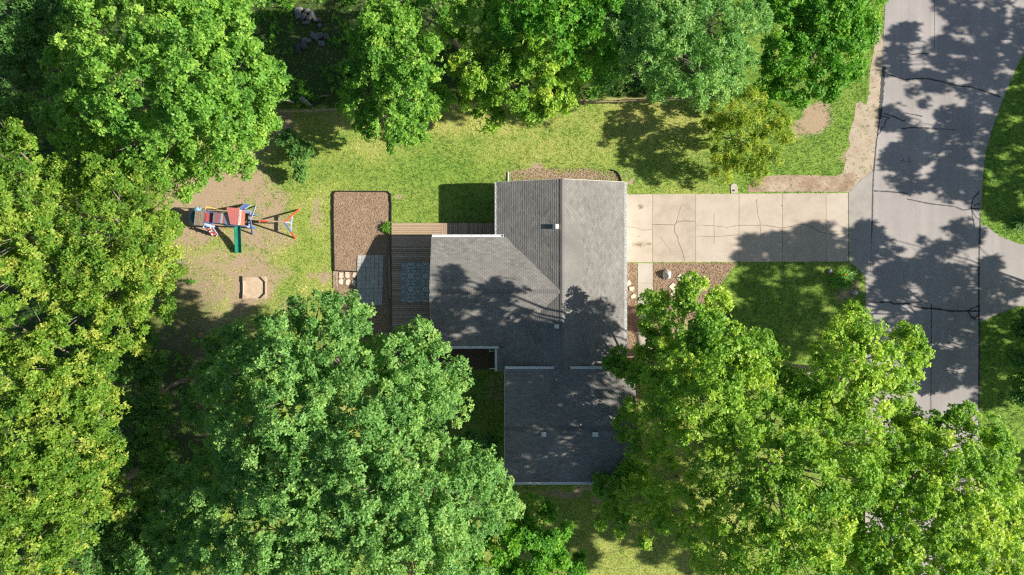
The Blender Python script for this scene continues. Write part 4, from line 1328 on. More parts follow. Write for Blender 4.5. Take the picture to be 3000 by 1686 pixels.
m = MB(); m.beam(Z2(1960, 470, .98), Z2(1905, 985, .90), .07, .16); m.build("cross_brace", MAT['blue_pale'], ps)
m = MB(); m.beam(Z2(1700, 690, 2.0), Z2(1930, 715, .95), .07, .09); m.build("brace", MAT['blue_pale'], ps)
sw = Z2(1030, 650, .55)
m = MB(); m.box((sw[0], sw[1], .55), (.52, .18, .04), -.09); m.build("swing_seat", MAT['red_bright'], ps)
for s_ in (-.22, .22):
    m = MB(); m.tube([(sw[0] + s_, sw[1], .56), (sw[0] + s_, sw[1] - .02, zb_ - .05)], .012, 5); m.build("swing_rope", MAT['yellow'], ps)
m = MB(); m.beam(Z2(880, 635, zb_ + .09), Z2(1170, 660, zb_ + .09), .10, .05); m.build("beam_wrap", MAT['red_bright'], ps)

# ------------------------------------------------------------------ foliage
def rosettes(C, A, R, nl, L, W, var, droop=0.25):
    """C: (n,3) centres, A: (n,3) axes, R unused; returns verts, faces, var for nl leaves each"""
    n = len(C)
    A = A / np.linalg.norm(A, axis=1, keepdims=True)
    h = np.where(np.abs(A[:, 2:3]) < 0.9, np.array([[0, 0, 1.0]]), np.array([[1.0, 0, 0]]))
    U = np.cross(A, h); U /= np.linalg.norm(U, axis=1, keepdims=True)
    Vv = np.cross(A, U)
    ang = (np.arange(nl)[None] * (2 * math.pi / nl) + rng.uniform(0, 6.28, (n, 1)) + rng.normal(0, .3, (n, nl)))[..., None]
    d = np.cos(ang) * U[:, None] + np.sin(ang) * Vv[:, None]
    el = rng.normal(0.35, 0.35, (n, nl))[..., None]
    d = d * np.cos(el) + A[:, None] * np.sin(el)
    d[..., 2] -= droop * rng.random((n, nl))
    d /= np.linalg.norm(d, axis=2, keepdims=True)
    side = np.cross(d, A[:, None] + rng.normal(0, .35, (n, nl, 3)))
    side /= np.linalg.norm(side, axis=2, keepdims=True) + 1e-6
    ln = (L * rng.uniform(.7, 1.3, (n, nl)))[..., None]
    wd_ = (W * rng.uniform(.7, 1.3, (n, nl)))[..., None]
    base = C[:, None] + d * ln * .05
    nb_ = np.cross(side, d)
    mid = base + d * ln * .5 + nb_ * ln * .06
    V = np.stack([base, mid + side * wd_ * .5, base + d * ln, mid - side * wd_ * .5], 2).reshape(-1, 3)
    F = np.arange(n * nl * 4).reshape(-1, 4)
    vv = np.clip(np.repeat(var, nl) + rng.normal(0, .13, n * nl), 0, 1)
    return V, F, vv

def crown_points(lobes, dens, puff, per):
    """lobes: (x,y,z,r) -> sprig centres, axes, var"""
    Cs, As, Vs = [], [], []
    for (x, y, z, r) in lobes:
        c = np.array((x, y, z))
        sub = [(c, r)]
        lv = rng.normal(0, .09)
        for _ in range(5):                                     # fingers that break the outline
            a = rng.uniform(0, 6.28)
            rr = r * rng.uniform(.28, .46)
            sub.append((c + np.array((math.cos(a), math.sin(a), rng.uniform(-.35, .25))) * (r * rng.uniform(.78, 1.08)), rr))
        for cc, rr in sub:
            n = max(3, int(dens * 2.1 * rr * rr / (puff * puff)))
            d = rng.normal(0, 1, (n * 2, 3))
            d /= np.linalg.norm(d, axis=1, keepdims=True)
            d = d[d[:, 2] > -0.30][:n]
            n = len(d)
            rad = rr * rng.uniform(.55, 1.0, (n, 1)) ** 0.6
            pc = cc + d * rad * np.array((1, 1, .8))
            pr = puff * rng.uniform(.65, 1.25, n)
            pv = np.clip(rng.normal(.46 + lv, .17, n), .03, .97)
            m = per
            e = rng.normal(0, 1, (n, m, 3))
            e /= np.linalg.norm(e, axis=2, keepdims=True)
            bias = d[:, None] * .55 + np.array((0, 0, .45))
            e = e + bias * .9
            e /= np.linalg.norm(e, axis=2, keepdims=True)
            sp = pc[:, None] + e * (pr[:, None] * rng.uniform(.55, 1.0, (n, m)))[..., None] * np.array((1, 1, .8))
            Cs.append(sp.reshape(-1, 3)); As.append((e + np.array((0, 0, .35))).reshape(-1, 3)); Vs.append(np.repeat(pv, m))
    return np.concatenate(Cs), np.concatenate(As), np.concatenate(Vs)

LEAVES = [0]
def crown_mesh(name, lobes, mat, dens=1.0, puff=.55, per=17, nl=5, L=.24, W=.15, off=(0, 0, 0)):
    C, A, v = crown_points(lobes, dens, puff, per)
    v = np.clip(v + rng.normal(0, .06, len(v)), 0, 1)
    V, F, vv = rosettes(C, A, None, nl, L, W, v)
    LEAVES[0] += len(F)
    return np_mesh(name, V - np.array(off), F, mat, {"var": ('FLOAT', 'FACE', vv)})

def tree(name, label, base, lobes, leaf, group=None, cat="tree", bark='bark', dens=1.0, puff=.52, per=18, nl=5, L=.205, W=.135, tr=.24, world=False, twigs=True):
    """lobes: (px, py, radius px, z) as seen, or world (x,y,z,r)"""
    b0 = np.array((*G2(*base), 0.0))
    root = thing(name, b0, label, cat, group)
    if not world:
        lb = []
        for (px, py, rp, z) in lobes:
            p = P(px, py, z)
            lb.append((p[0], p[1], z, rp / K * (H - z) / H * .86))
    else:
        lb = lobes
    A = np.array(lb)
    top = A[:, 2].max()
    cen = np.array((A[:, 0].mean(), A[:, 1].mean(), A[:, 2].mean()))
    m = MB()
    fork = b0 * .6 + np.array((cen[0], cen[1], 0)) * .4
    fork[2] = max(.35 * top, .6)
    m.tube([b0 - (0, 0, .2), b0 + (0, 0, .35), b0 * .5 + fork * .5 + rng.normal(0, .06, 3), fork], [tr * 1.35, tr * 1.05, tr * .92, tr * .8], 9)
    leader = cen.copy(); leader[2] = top * .92
    m.tube([fork, fork * .5 + leader * .5 + rng.normal(0, .2, 3), leader], [tr * .8, tr * .5, tr * .1], 8)
    trunk = m.build("trunk", MAT[bark], root, smooth=True)
    lm = MB()
    for (x, y, z, r) in lb:
        q = np.array((x, y, z))
        t = rng.uniform(.0, .6)
        s = fork * (1 - t) + leader * t
        if s[2] > q[2]: s = fork
        mid = s * .45 + q * .55 + np.array((0, 0, -.25 * np.linalg.norm((q - s)[:2]) * .5)) + rng.normal(0, .2, 3)
        r0 = tr * .38 * (1 - .4 * t)
        lm.tube([s, mid, q, q + (q - mid) * .25 + (0, 0, .2)], [r0, r0 * .7, r0 * .35, .015], 6, False)
        if twigs:
            for _ in range(5):
                d = rng.normal(0, 1, 3); d[2] = abs(d[2]) * .5
                d /= np.linalg.norm(d)
                w0 = mid * .3 + q * .7
                lm.tube([w0, w0 + d * r * .5 + (0, 0, .05), q + d * r * .93], [r0 * .3, r0 * .22, .01], 5, False)
    lm.build("limbs", MAT[bark], root, smooth=True)
    me = crown_mesh("crown", lb, MAT[leaf], dens, puff, per, nl, L, W, b0)
    link("crown", me, root)
    return root

# north-west maple
tree("maple_tree", "huge bright green maple filling the top left, above the playset", (684, 372),
     [(300, 120, 130, 12), (480, 60, 150, 13), (640, 80, 130, 12), (700, 200, 120, 11), (775, 235, 70, 9), (560, 220, 150, 14), (400, 260, 150, 13.5), (230, 180, 90, 10), (260, 340, 100, 9.5), (640, 340, 120, 11),
      (740, 350, 75, 8.5), (520, 400, 120, 10), (380, 430, 110, 9), (610, 450, 85, 7.5), (710, 430, 75, 7), (480, 480, 75, 7), (545, 525, 55, 5.5), (240, 430, 80, 7), (672, 366, 60, 9.5), (330, -20, 120, 11), (560, -40, 140, 12), (680, -20, 70, 10), (180, 300, 60, 8)],
     'leaf_maple', tr=.36)
tree("sapling", "small leafy sapling drooping onto the lawn below the big maple", (880, 415), [(866, 432, 20, 1.8), (886, 478, 22, 1.8), (834, 398, 20, 2.2), (905, 445, 13, 1.4), (880, 512, 15, 1.2)], 'leaf_dark', tr=.05, puff=.3, per=10, dens=.6)
tree("dark_tree", "shaded dark green tree in the top left corner", (330, 300), [(40, 60, 120, 8), (100, 180, 80, 7), (30, 260, 90, 7), (80, 360, 70, 6), (0, 400, 60, 6), (120, -10, 90, 8)], 'leaf_dark', tr=.26)
# west yellow-green trees
tree("olive_tree", "yellow-green tree west of the playset with its edge over bare dirt", (530, 762),
     [(330, 560, 95, 10), (430, 600, 85, 8.5), (300, 680, 120, 11.5), (410, 735, 105, 10), (470, 800, 65, 8), (220, 780, 110, 11), (340, 840, 110, 11), (445, 890, 75, 8.5), (240, 920, 110, 10.5), (360, 960, 85, 9), (160, 640, 80, 10), (250, 540, 70, 9), (470, 680, 60, 7), (140, 520, 60, 9)],
     'leaf_olive', tr=.32, L=.21, W=.115)
tree("olive_tree", "tall yellow-green tree cut by the left edge at mid height", (380, 640),
     [(30, 470, 90, 12), (70, 580, 110, 13), (40, 700, 110, 13), (100, 790, 75, 11.5), (20, 830, 80, 12), (10, 400, 60, 11), (-60, 600, 120, 13), (110, 680, 80, 12)], 'leaf_olive', tr=.34, L=.21, W=.115)
tree("olive_tree", "tall yellow-green tree on the left edge, level with the upper house roof", (450, 1085),
     [(60, 960, 110, 12), (150, 1060, 115, 12.5), (60, 1120, 130, 13), (230, 1130, 95, 11.5), (180, 1230, 120, 12), (280, 1220, 75, 10.5), (80, 1280, 130, 13), (230, 1320, 100, 11), (300, 1330, 60, 9.5), (290, 1080, 50, 10)], 'leaf_olive', tr=.34, L=.21, W=.115)
tree("olive_tree", "tall yellow-green tree in the bottom left corner", (411, 1379),
     [(70, 1440, 130, 13), (165, 1420, 105, 12), (230, 1460, 75, 10.5), (90, 1560, 130, 13), (180, 1560, 85, 11), (60, 1670, 130, 12), (-40, 1500, 120, 13), (390, 1445, 60, 8), (345, 1480, 45, 8)], 'leaf_olive', tr=.34, L=.21, W=.115)
tree("understory_tree", "dark shaded understory tree between yellow-green trees and big ash trees", (545, 1110),
     [(405, 1010, 52, 6), (445, 1080, 50, 5.5), (395, 1130, 70, 6.5), (440, 1200, 50, 6), (380, 1260, 70, 6.5), (415, 1340, 60, 6)], 'leaf_dark', tr=.16)
tree("understory_tree", "dark shaded understory tree at the bottom left, below the yellow-green tree", (500, 1480),
     [(260, 1640, 85, 7), (340, 1570, 75, 7), (400, 1620, 85, 7.5), (330, 1690, 80, 7), (440, 1520, 45, 6), (300, 1510, 50, 6.5)], 'leaf_dark', tr=.18)
# blue-green group, bottom centre
tree("ash_tree", "blue-green tree with its top reaching the paver patio", (986, 1062),
     [(930, 920, 80, 11), (1015, 930, 65, 10), (1045, 1000, 55, 9.5), (850, 980, 85, 11), (735, 990, 65, 9), (660, 1020, 55, 8), (960, 1040, 120, 13), (820, 1090, 120, 13.5), (700, 1090, 85, 11), (665, 1180, 75, 10), (720, 1260, 95, 12), (860, 1210, 130, 14.5), (980, 1180, 110, 14), (1010, 1080, 90, 12), (610, 1110, 45, 6.5), (585, 1190, 50, 6)],
     'leaf_blue', tr=.36, L=.195, W=.125)
tree("ash_tree", "blue-green tree nearest the house's dark side yard", (1277, 1100),
     [(1230, 995, 50, 9), (1180, 1060, 75, 10.5), (1270, 1060, 75, 10), (1220, 1150, 100, 12), (1300, 1130, 65, 9.5), (1330, 1195, 50, 8.5), (1130, 1140, 90, 12), (1255, 1240, 85, 11), (1150, 1240, 100, 12.5), (1115, 1015, 42, 8)], 'leaf_blue', tr=.3, L=.195, W=.125)
tree("ash_tree", "large blue-green tree touching the southwest corner of the upper roof", (1278, 1300),
     [(1050, 1300, 125, 15), (1180, 1340, 120, 14.5), (1295, 1330, 85, 12), (1390, 1375, 75, 11), (1455, 1405, 50, 9.5), (1340, 1440, 115, 13), (1440, 1470, 60, 10.5), (1230, 1450, 130, 15), (1110, 1430, 120, 15.5), (1380, 1540, 90, 12), (1270, 1560, 120, 14), (1150, 1560, 120, 15), (1040, 1500, 120, 15), (1330, 1640, 95, 12.5), (1200, 1670, 130, 14), (1475, 1480, 45, 8)],
     'leaf_blue', tr=.4, L=.195, W=.125)
tree("ash_tree", "large blue-green tree at the bottom edge left of centre", (1000, 1330),
     [(930, 1330, 120, 14), (800, 1330, 110, 13), (880, 1450, 130, 14.5), (740, 1420, 105, 12.5), (700, 1320, 75, 11), (950, 1560, 130, 14), (800, 1570, 130, 13.5), (685, 1520, 95, 12), (650, 1640, 105, 12), (900, 1680, 130, 13.5), (1050, 1640, 120, 14), (760, 1670, 120, 13)], 'leaf_blue', tr=.4, L=.195, W=.125)
tree("ash_tree", "lower shaded blue-green tree at the bottom, beside the dirt clearing", (700, 1400),
     [(560, 1440, 85, 8), (620, 1380, 65, 8), (520, 1540, 85, 8), (590, 1580, 80, 9), (450, 1640, 85, 9), (540, 1690, 90, 9.5), (435, 1560, 45, 7)], 'leaf_blue', tr=.22, L=.195, W=.125)
tree("sapling", "small dark blue-green sapling in the shaded side yard", (1430, 1270), [(1400, 1320, 38, 3.6), (1445, 1298, 24, 3.2), (1375, 1290, 26, 3.4), (1425, 1345, 26, 3.2)], 'leaf_blue', tr=.07, puff=.38, per=12)
tree("bright_bush_tree", "vivid green bushy tree at the bottom edge south of the house", (1540, 1530),
     [(1560, 1505, 50, 5), (1480, 1560, 70, 5.5), (1600, 1565, 55, 5), (1530, 1630, 105, 6), (1445, 1650, 70, 6), (1620, 1620, 42, 4.5), (1560, 1690, 90, 6)], 'leaf_vivid', tr=.16, L=.2, W=.13, puff=.45)
tree("sapling", "small lime sapling beside the vivid bush at the bottom edge", (1690, 1625), [(1690, 1650, 26, 2), (1680, 1680, 28, 2)], 'leaf_vivid', tr=.05, puff=.3, per=10)
# lime maples, bottom right
tree("lime_maple", "lime-green maple overhanging the front walk and upper roof", (1965, 1065),
     [(2030, 845, 34, 13.2), (2085, 905, 48, 12.5), (1960, 905, 50, 11), (2020, 950, 75, 13.5), (1925, 970, 42, 7), (2095, 985, 72, 14), (1850, 1050, 42, 6), (2000, 1050, 85, 13.5), (2105, 1075, 85, 14.5), (2195, 1040, 62, 13.5), (2255, 1065, 42, 12.5), (1975, 1140, 85, 12.5), (1895, 1110, 45, 7.5), (2080, 1180, 95, 14), (2195, 1140, 75, 13.5), (1955, 1240, 80, 11), (1850, 1240, 50, 6.5), (2060, 1290, 85, 13), (1890, 1300, 50, 7), (2165, 1250, 85, 13), (1810, 1075, 26, 6), (1935, 1020, 42, 6.5), (1908, 890, 30, 7), (2000, 1040, 58, 9.5), (2060, 1090, 58, 9), (1965, 1080, 52, 10), (2120, 1035, 58, 10.5), (2150, 1100, 58, 10), (2040, 1010, 58, 11), (2080, 1065, 58, 11.5), (2180, 1100, 58, 12), (2020, 1100, 58, 11), (2110, 1130, 58, 11), (2200, 1070, 50, 10.5)],
     'leaf_lime', bark='pale_bark', tr=.3, dens=1.0, L=.175, W=.13)
tree("lime_maple", "lime-green maple leaning over the street edge and lower lawn", (2305, 1075),
     [(2508, 935, 34, 10.2), (2490, 980, 48, 12.4), (2440, 1030, 55, 12.4), (2560, 1000, 48, 12.4), (2645, 992, 34, 10.2), (2692, 1015, 32, 9.7), (2575, 1080, 65, 13.4), (2490, 1100, 75, 13.9), (2400, 1110, 55, 12.9), (2655, 1080, 40, 11.9), (2540, 1180, 75, 13.9), (2440, 1190, 75, 13.9), (2625, 1150, 45, 11.9), (2350, 1180, 55, 12.9), (2635, 1220, 45, 10.2), (2710, 1230, 42, 9.7), (2310, 1120, 42, 12.4)],
     'leaf_lime', bark='pale_bark', tr=.3, dens=1.0, L=.175, W=.13)
tree("lime_maple", "broad lime-green maple in the bottom right, between roof and street", (2138, 1300),
     [(2270, 1230, 75, 13.5), (2370, 1280, 85, 14.0), (2260, 1340, 95, 14.5), (2160, 1390, 85, 14.0), (2370, 1400, 100, 15.0), (2500, 1290, 85, 14.0), (2595, 1320, 75, 13.0), (2480, 1400, 95, 15.0), (2270, 1480, 105, 15.0), (2165, 1520, 85, 14.0), (2390, 1530, 110, 15.0), (2110, 1610, 80, 13.0), (2230, 1620, 105, 14.5), (2350, 1660, 110, 14.5), (2480, 1640, 100, 14.5), (2060, 1460, 55, 10.0), (2690, 1295, 55, 11.5)],
     'leaf_lime', bark='pale_bark', tr=.36, dens=1.0, L=.175, W=.13)
tree("lime_maple", "broad lime-green maple in the bottom right corner over the street", (2495, 1315),
     [(2830, 1235, 42, 11.8), (2890, 1265, 45, 11.8), (2790, 1310, 72, 12.8), (2880, 1340, 65, 12.8), (2935, 1335, 34, 11.3), (2700, 1390, 85, 13.8), (2820, 1420, 85, 14.3), (2915, 1430, 62, 12.8), (2610, 1450, 85, 14.3), (2720, 1520, 95, 14.8), (2840, 1530, 95, 14.8), (2930, 1540, 65, 13.3), (2610, 1600, 95, 14.8), (2740, 1640, 105, 14.8), (2870, 1650, 95, 14.8), (2960, 1650, 55, 12.8), (2560, 1380, 80, 13), (2555, 1520, 90, 13.5), (2560, 1650, 90, 13), (2650, 1310, 60, 12), (2965, 1480, 55, 11.5), (2660, 1460, 80, 10), (2780, 1480, 80, 10), (2700, 1600, 80, 10), (2820, 1600, 80, 10), (2760, 1370, 70, 10)],
     'leaf_lime', bark='pale_bark', tr=.36, dens=1.0, L=.175, W=.13)
tree("thin_tree", "sparse green tree spreading low branches over the south lawn", (1985, 1400),
     [(1790, 1430, 40, 5), (1870, 1450, 50, 6), (1960, 1400, 65, 8), (1800, 1520, 38, 4.5), (1900, 1540, 48, 5), (1980, 1500, 60, 7), (2050, 1560, 52, 7), (1850, 1390, 34, 5)], 'leaf_lime', tr=.14, dens=.42, L=.21, W=.14)
# north row
tree("north_maple", "yellow-green maple drooping over the fence, first of the north row beside rubble", (1213, 305),
     [(1120, 120, 100, 9.5), (1200, 180, 105, 9.5), (1080, 195, 80, 8.5), (1255, 160, 62, 8), (1170, 270, 85, 8), (1055, 300, 50, 6.5), (1215, 300, 62, 6), (1120, 345, 68, 5.5), (1185, 385, 52, 5), (1265, 285, 48, 6), (1150, 65, 52, 9)], 'leaf_maple', bark='pale_bark', tr=.24)
tree("north_maple", "yellow-green maple overhanging the fence north of the house roof", (1500, 296),
     [(1420, 180, 82, 8.5), (1520, 150, 95, 9), (1620, 190, 82, 8.5), (1400, 265, 62, 7), (1500, 250, 82, 8), (1640, 270, 60, 7), (1430, 335, 45, 5), (1560, 300, 50, 6), (1675, 220, 52, 7), (1375, 200, 45, 7)], 'leaf_lime', tr=.22, L=.22)
tree("woodland_tree", "deep green tree along the top edge north of the house", (1640, 190),
     [(1620, 60, 105, 11), (1760, 50, 105, 11), (1720, 160, 72, 9), (1560, -20, 110, 11), (1690, -30, 110, 11), (1500, 60, 70, 9.5)], 'leaf_vivid', tr=.26)
tree("woodland_tree", "deep green tree at the top edge left of centre", (1340, 140),
     [(1400, 20, 75, 9), (1300, -10, 90, 9), (1190, -15, 85, 9), (1090, -10, 60, 8.5), (1340, 70, 45, 7)], 'leaf_maple', tr=.22)
tree("woodland_tree", "pale feathery green tree in the north row above the fence end", (1960, 195),
     [(1850, 80, 95, 11), (1960, 60, 115, 12), (2080, 70, 105, 12), (1900, 170, 82, 10), (2020, 190, 100, 10.5), (2130, 180, 72, 9.5), (2190, 80, 75, 10), (2080, 265, 60, 7.5), (2145, 235, 42, 7), (1960, 245, 50, 7), (1830, 205, 52, 7.5), (1785, 235, 42, 6), (2010, -20, 115, 11), (1850, -20, 90, 10.5)], 'leaf_sage', tr=.3, L=.2, W=.10)
tree("street_tree", "vivid green bushy tree at the top beside the street shoulder", (2370, 190),
     [(2320, 60, 95, 7), (2430, 40, 105, 7.5), (2520, 35, 62, 6.5), (2380, 150, 92, 6.5), (2470, 140, 80, 6), (2290, 180, 72, 6), (2415, 225, 60, 4.5), (2330, 250, 60, 4), (2515, 105, 50, 5.5), (2265, 275, 42, 3.5), (2300, -20, 100, 7), (2460, -30, 100, 7)], 'leaf_vivid', tr=.2, L=.19, W=.13, puff=.45)
tree("yellow_sapling", "thin yellow-leaved young tree on the lawn north of driveway", (2115, 405),
     [(2140, 330, 42, 4.2), (2200, 310, 45, 4.6), (2250, 350, 48, 4.2), (2180, 390, 55, 4.8), (2250, 420, 48, 4), (2120, 420, 42, 3.6), (2190, 460, 50, 3.6), (2130, 490, 36, 2.8), (2210, 495, 34, 2.8), (2090, 370, 32, 3.4), (2290, 380, 34, 3.4)],
     'leaf_yellow', tr=.09, dens=.72, puff=.45, L=.17, W=.085, per=17)
tree("edge_shrub", "shaded blue-green shrub cut by the right edge below the opposite driveway", (2990, 1035),
     [(3010, 950, 34, 3), (3000, 1050, 36, 3.4), (3000, 1140, 34, 3), (3070, 1000, 60, 4), (3080, 1110, 60, 4)], 'leaf_dark', tr=.12, cat="shrub")
# trees across the street that throw the dappled shade on road and lawn
def shade_tree(label, base, targets, z, leaf='leaf_maple', dens=.75):
    lb = []
    for (sx, sy, rp) in targets:
        zz = z + rng.uniform(-1.2, 1.2)
        g = G2(sx + K * TAN * zz, sy + K * .082 * zz)
        lb.append((g[0], g[1], zz, rp / K * .8))
    return tree("roadside_tree", label, base, lb, leaf, dens=dens, tr=.17, world=True, L=.3, W=.2, per=12, puff=.55, group="trees across the street")
shade_tree("roadside tree across the street, northernmost", (3480, 200), [(2950, 50, 80), (2860, 100, 62), (2780, 160, 46), (2650, 118, 34), (2960, 220, 85), (2865, 225, 60), (2720, 260, 52), (2890, 320, 70), (2630, 190, 34), (2800, 25, 40), (3060, 150, 90), (3060, 300, 90)], 10, 'leaf_maple', .6)
shade_tree("roadside tree across the street opposite the lawn corner", (3440, 470), [(2800, 370, 52), (2900, 400, 60), (2700, 420, 42), (2860, 480, 66), (2760, 470, 50), (2645, 460, 34), (2680, 525, 46), (2780, 550, 36), (2970, 460, 85), (2970, 570, 80), (2850, 570, 40), (3060, 520, 90), (2620, 350, 30)], 9.5, 'leaf_maple', .6)
shade_tree("roadside tree across the street opposite the driveway", (3015, 1000), [(2200, 735, 32), (2280, 722, 42), (2380, 715, 44), (2385, 672, 28), (2455, 725, 44), (2480, 780, 55), (2340, 785, 66), (2250, 825, 55), (2180, 875, 52), (2400, 870, 78), (2300, 930, 72), (2200, 960, 60), (2420, 985, 72), (2150, 1020, 50), (2300, 1040, 60)], 11.8, 'leaf_maple', .5)
shade_tree("roadside tree across the street south of the opposite driveway", (3330, 880), [(2560, 735, 44), (2530, 680, 26), (2650, 760, 60), (2780, 760, 66), (2830, 690, 36), (2700, 830, 78), (2600, 850, 72), (2800, 850, 70), (2550, 920, 72), (2740, 930, 60), (2860, 930, 46), (2650, 960, 56), (2920, 800, 40), (2950, 880, 46)], 9.5, 'leaf_maple', .48)
shade_tree("roadside tree across the street, southernmost", (3480, 1120), [(2780, 1010, 52), (2830, 1080, 46), (2750, 1110, 36), (2940, 980, 66), (2950, 1080, 70), (2680, 1040, 40), (2900, 1150, 40), (3050, 1000, 90), (2980, 1380, 60), (2960, 1560, 60)], 10, 'leaf_maple', .5)
shade_tree("roadside tree south of the lower lawn", (2480, 1650), [(1680, 1500, 46), (1760, 1560, 52), (1850, 1480, 46), (1900, 1600, 52), (2000, 1540, 52), (2050, 1640, 52), (1700, 1640, 36), (1630, 1450, 40), (1780, 1440, 36), (1960, 1450, 40), (1600, 1580, 44), (1680, 1450, 44), (1820, 1530, 44), (1730, 1490, 40), (1880, 1420, 36), (1660, 1560, 36)], 11.5, 'leaf_lime', .75)
print("leaves", LEAVES[0])

# ------------------------------------------------------------------ undergrowth, lawn grass, small plants
def keepout(x, y):
    k = np.ones(len(x), bool)
    for q in PAVED: k &= ~inpoly(x, y, q)
    return k
# undergrowth behind fence and under the west trees
n = 9000
ux, uy = rng.uniform(-43, 27, n), rng.uniform(-24, 26, n)
d_, dr_, fo_ = masks(ux, uy)
pxx, pyy = ux * K + 1500, 843 - uy * K
prob = fo_ * np.where((pxx > 1500) & (pyy < 330), 1.0, np.where((pxx > 800) & (pxx < 1010), .75, .5))
k = (rng.random(n) < prob * (0.35 + 0.65 * (fbm(ux * .6, uy * .6, 60) > .45))) & keepout(ux, uy)
k &= ~((pxx > 855) & (pxx < 975) & (pyy > 15) & (pyy < 165))
ux, uy = ux[k], uy[k]
n = len(ux)
per = 7
uc = np.stack([np.repeat(ux, per) + rng.normal(0, .22, n * per), np.repeat(uy, per) + rng.normal(0, .22, n * per), np.abs(rng.normal(.22, .16, n * per)) + .04], 1)
ua = np.concatenate([rng.normal(0, .5, (n * per, 2)), np.ones((n * per, 1))], 1)
V, F, vv = rosettes(uc, ua, None, 5, .17, .10, np.repeat(np.clip(rng.normal(.45, .2, n), 0, 1), per))
tag(link("undergrowth", np_mesh("undergrowth", V, F, MAT['leaf_vivid'], {"var": ('FLOAT', 'FACE', vv)})), "low leafy undergrowth on the shaded woodland floor", "undergrowth", kind="stuff")

def grass_mat():
    m, n, b = new_mat('grass_blade', .6, .25)
    at = N(n, "ShaderNodeAttribute", attribute_name="col")
    n.links.new(at.outputs["Color"], b.inputs["Base Color"])
    tr = N(n, "ShaderNodeBsdfTranslucent")
    n.links.new(at.outputs["Color"], tr.inputs[0])
    ms = N(n, "ShaderNodeMixShader"); ms.inputs[0].default_value = .3
    n.links.new(b.outputs[0], ms.inputs[1]); n.links.new(tr.outputs[0], ms.inputs[2])
    n.links.new(ms.outputs[0], n.nodes["Material Output"].inputs[0])
    return m
n = 230000
tx, ty = rng.uniform(-33, 43, n), rng.uniform(-24.5, 24.5, n)
d_, dr_, fo_ = masks(tx, ty)
cl = fbm(tx * 2.2, ty * 2.2, 70, 2)
k = (rng.random(n) < np.clip(1.15 - d_ * 1.35 + (cl - .5) * 1.2 * (d_ > .15), 0, 1) * (1 - .75 * fo_))
thin = rng.random(n) < .86
k &= keepout(tx, ty) & ~(inpoly(tx, ty, SHOULDER_W) & thin) & ~(inpoly(tx, ty, STRIP_W) & thin) & ~(inpoly(tx, ty, NSTRIP_W) & (rng.random(n) < .8))
tx, ty, dr_, fo_, cl = tx[k], ty[k], dr_[k], fo_[k], cl[k]
n = len(tx)
nb_ = 4
a = rng.uniform(0, 6.28, (n, nb_)); L = rng.uniform(.07, .15, (n, nb_)); z = rng.uniform(.25, .8, (n, nb_))
bx, by = tx[:, None] + rng.normal(0, .035, (n, nb_)), ty[:, None] + rng.normal(0, .035, (n, nb_))
wv = rng.uniform(.010, .022, (n, nb_))
ca, sa = np.cos(a), np.sin(a)
V = np.zeros((n, nb_, 3, 3))
V[:, :, 0] = np.stack([bx - sa * wv, by + ca * wv, np.zeros_like(bx)], 2)
V[:, :, 1] = np.stack([bx + sa * wv, by - ca * wv, np.zeros_like(bx)], 2)
V[:, :, 2] = np.stack([bx + ca * L * np.sqrt(1 - z * z * .8), by + sa * L * np.sqrt(1 - z * z * .8), L * z + .01], 2)
f = np.clip(dr_ - .06 + rng.normal(0, .16, n) + (cl - .5) * .6 + (fbm(tx * .8, ty * .8, 77, 2) - .5) * .55, 0, 1)
g0, g1, g2_ = np.array((.12, .265, .04)), np.array((.32, .44, .07)), np.array((.68, .62, .25))
c = np.where(f[:, None] < .5, g0 + (g1 - g0) * (f[:, None] * 2), g1 + (g2_ - g1) * (f[:, None] * 2 - 1))
c *= rng.uniform(.75, 1.3, (n, 1))
c = np.concatenate([c, np.ones((n, 1))], 1)
gm = np_mesh("lawn_grass", V.reshape(-1, 3), np.arange(n * nb_ * 3).reshape(-1, 3), grass_mat(), {"col": ('FLOAT_COLOR', 'FACE', np.repeat(c, nb_, 0))})
tag(link("lawn_grass", gm), "short green and straw-coloured grass blades of the lawn", "grass", kind="stuff")
print("grass", n * nb_)

# strap-leaved plants
def strap_plant(name, px, py, r, h, n, mat, label, cat):
    c = P(px, py)
    root = thing(name, c, label, cat)
    m = MB()
    for _ in range(n):
        a = random.uniform(0, 6.28); L_ = r * random.uniform(.55, 1.1)
        b0 = c + np.array((random.gauss(0, r * .28), random.gauss(0, r * .22), 0))
        d = np.array((math.cos(a), math.sin(a), 0)); s = np.array((-d[1], d[0], 0)) * .022
        p1 = b0 + d * L_ * .35 + (0, 0, h * random.uniform(.7, 1)); p2 = b0 + d * L_ * .8 + (0, 0, h * .8); p3 = b0 + d * L_ + (0, 0, h * .45)
        m.add([b0 - s, b0 + s, p1 + s, p1 - s, p2 + s * .8, p2 - s * .8, p3], [(0, 1, 2, 3), (3, 2, 4, 5), (5, 4, 6)])
    me = m.mesh("leaves", MAT[mat], c)
    at = me.attributes.new("var", 'FLOAT', 'FACE')
    at.data.foreach_set("value", np.clip(rng.normal(.5, .25, len(me.polygons)), 0, 1).astype(np.float32))
    tag(link("leaves", me, root), kind="stuff")
    return root, c
dl, c = strap_plant("daylily", 2463, 819, .85, .55, 420, 'leaf_vivid', "daylily clump with orange flowers near driveway and street", "flower")
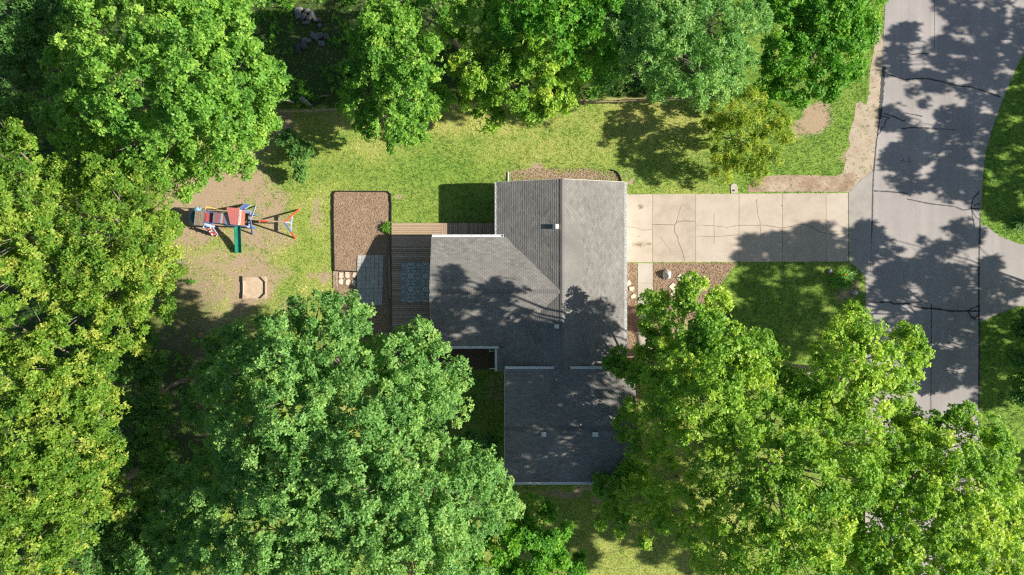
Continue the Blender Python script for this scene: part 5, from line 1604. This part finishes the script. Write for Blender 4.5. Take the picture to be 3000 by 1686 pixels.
for px, py in ((2478, 805), (2477.5, 818.5), (2454, 810.5), (2451, 803), (2497, 830), (2436, 832)):
    p = P(px, py, .75)
    s_ = .11 if px == 2478 else .055
    m = MB()
    for k_ in range(6):
        a = k_ * math.pi / 3
        d = np.array((math.cos(a), math.sin(a), 0)); s = np.array((-d[1], d[0], 0)) * s_ * .35
        m.add([p, p + d * s_ * .6 + s + (0, 0, .04), p + d * s_ * 1.1 + (0, 0, .03), p + d * s_ * .6 - s + (0, 0, .04)], [(0, 1, 2, 3)])
    fl = m.build("blossom", MAT['petal'], dl)
    m = MB(); m.tube([(p[0], p[1], .2), (p[0], p[1], .75)], .008, 5); m.build("stem", MAT['leaf_vivid'], fl)
strap_plant("ornamental_grass", 1139, 668, .45, .45, 160, 'leaf_vivid', "tuft of green ornamental grass between mulch bed and deck corner", "plant")
strap_plant("daylily", 2990, 655, .7, .5, 260, 'leaf_dark', "shaded strap-leaved plant on the lawn at the right edge", "plant")

# fallen trunk and branches by the fence
lg = MB()
p = [P(815, 300, .3), P(838, 292, .7), P(862, 302, .5)]
lg.tube(p, [.13, .12, .09], 8)
tag(lg.build("bent_log", MAT['pale_bark'], None, P(838, 300), True), "curved fallen log beside the fence under the maple", "log")
lg = MB(); lg.tube([P(880, 288, .25), P(896, 300, .22), P(912, 312, .15)], [.25, .22, .13], 9)
tag(lg.build("fallen_log", MAT['pale_bark'], None, P(896, 302), True), "thick pale fallen log behind the fence", "log")
lg = MB(); lg.tube([P(936, 285, .12), P(950, 280, .2), P(972, 279, .1)], [.05, .04, .015], 6)
tag(lg.build("fallen_branch", MAT['pale_bark'], None, P(950, 281), True), "thin pale fallen branch on the woodland floor east of the logs", "branch")
lg = MB(); lg.tube([P(18, 248, .2), P(36, 260, .25), P(56, 274, .2)], [.16, .15, .12], 8)
tag(lg.build("fallen_log", MAT['pale_bark'], None, P(36, 260), True), "pale fallen log near the left edge under dark trees", "log")
# street sign whose shadow falls on the road at top right
sg = G2(3045, 122)
so = thing("street_sign", (*sg, 0), "narrow street sign on a thin post beside the road", "sign")
m = MB(); m.tube([(*sg, -.2), (*sg, 2.6)], .03, 8); m.build("post", MAT['metal'], so)
m = MB(); m.box((sg[0], sg[1], 2.35), (.03, .75, .22), .12); m.build("plate", MAT['metal'], so)
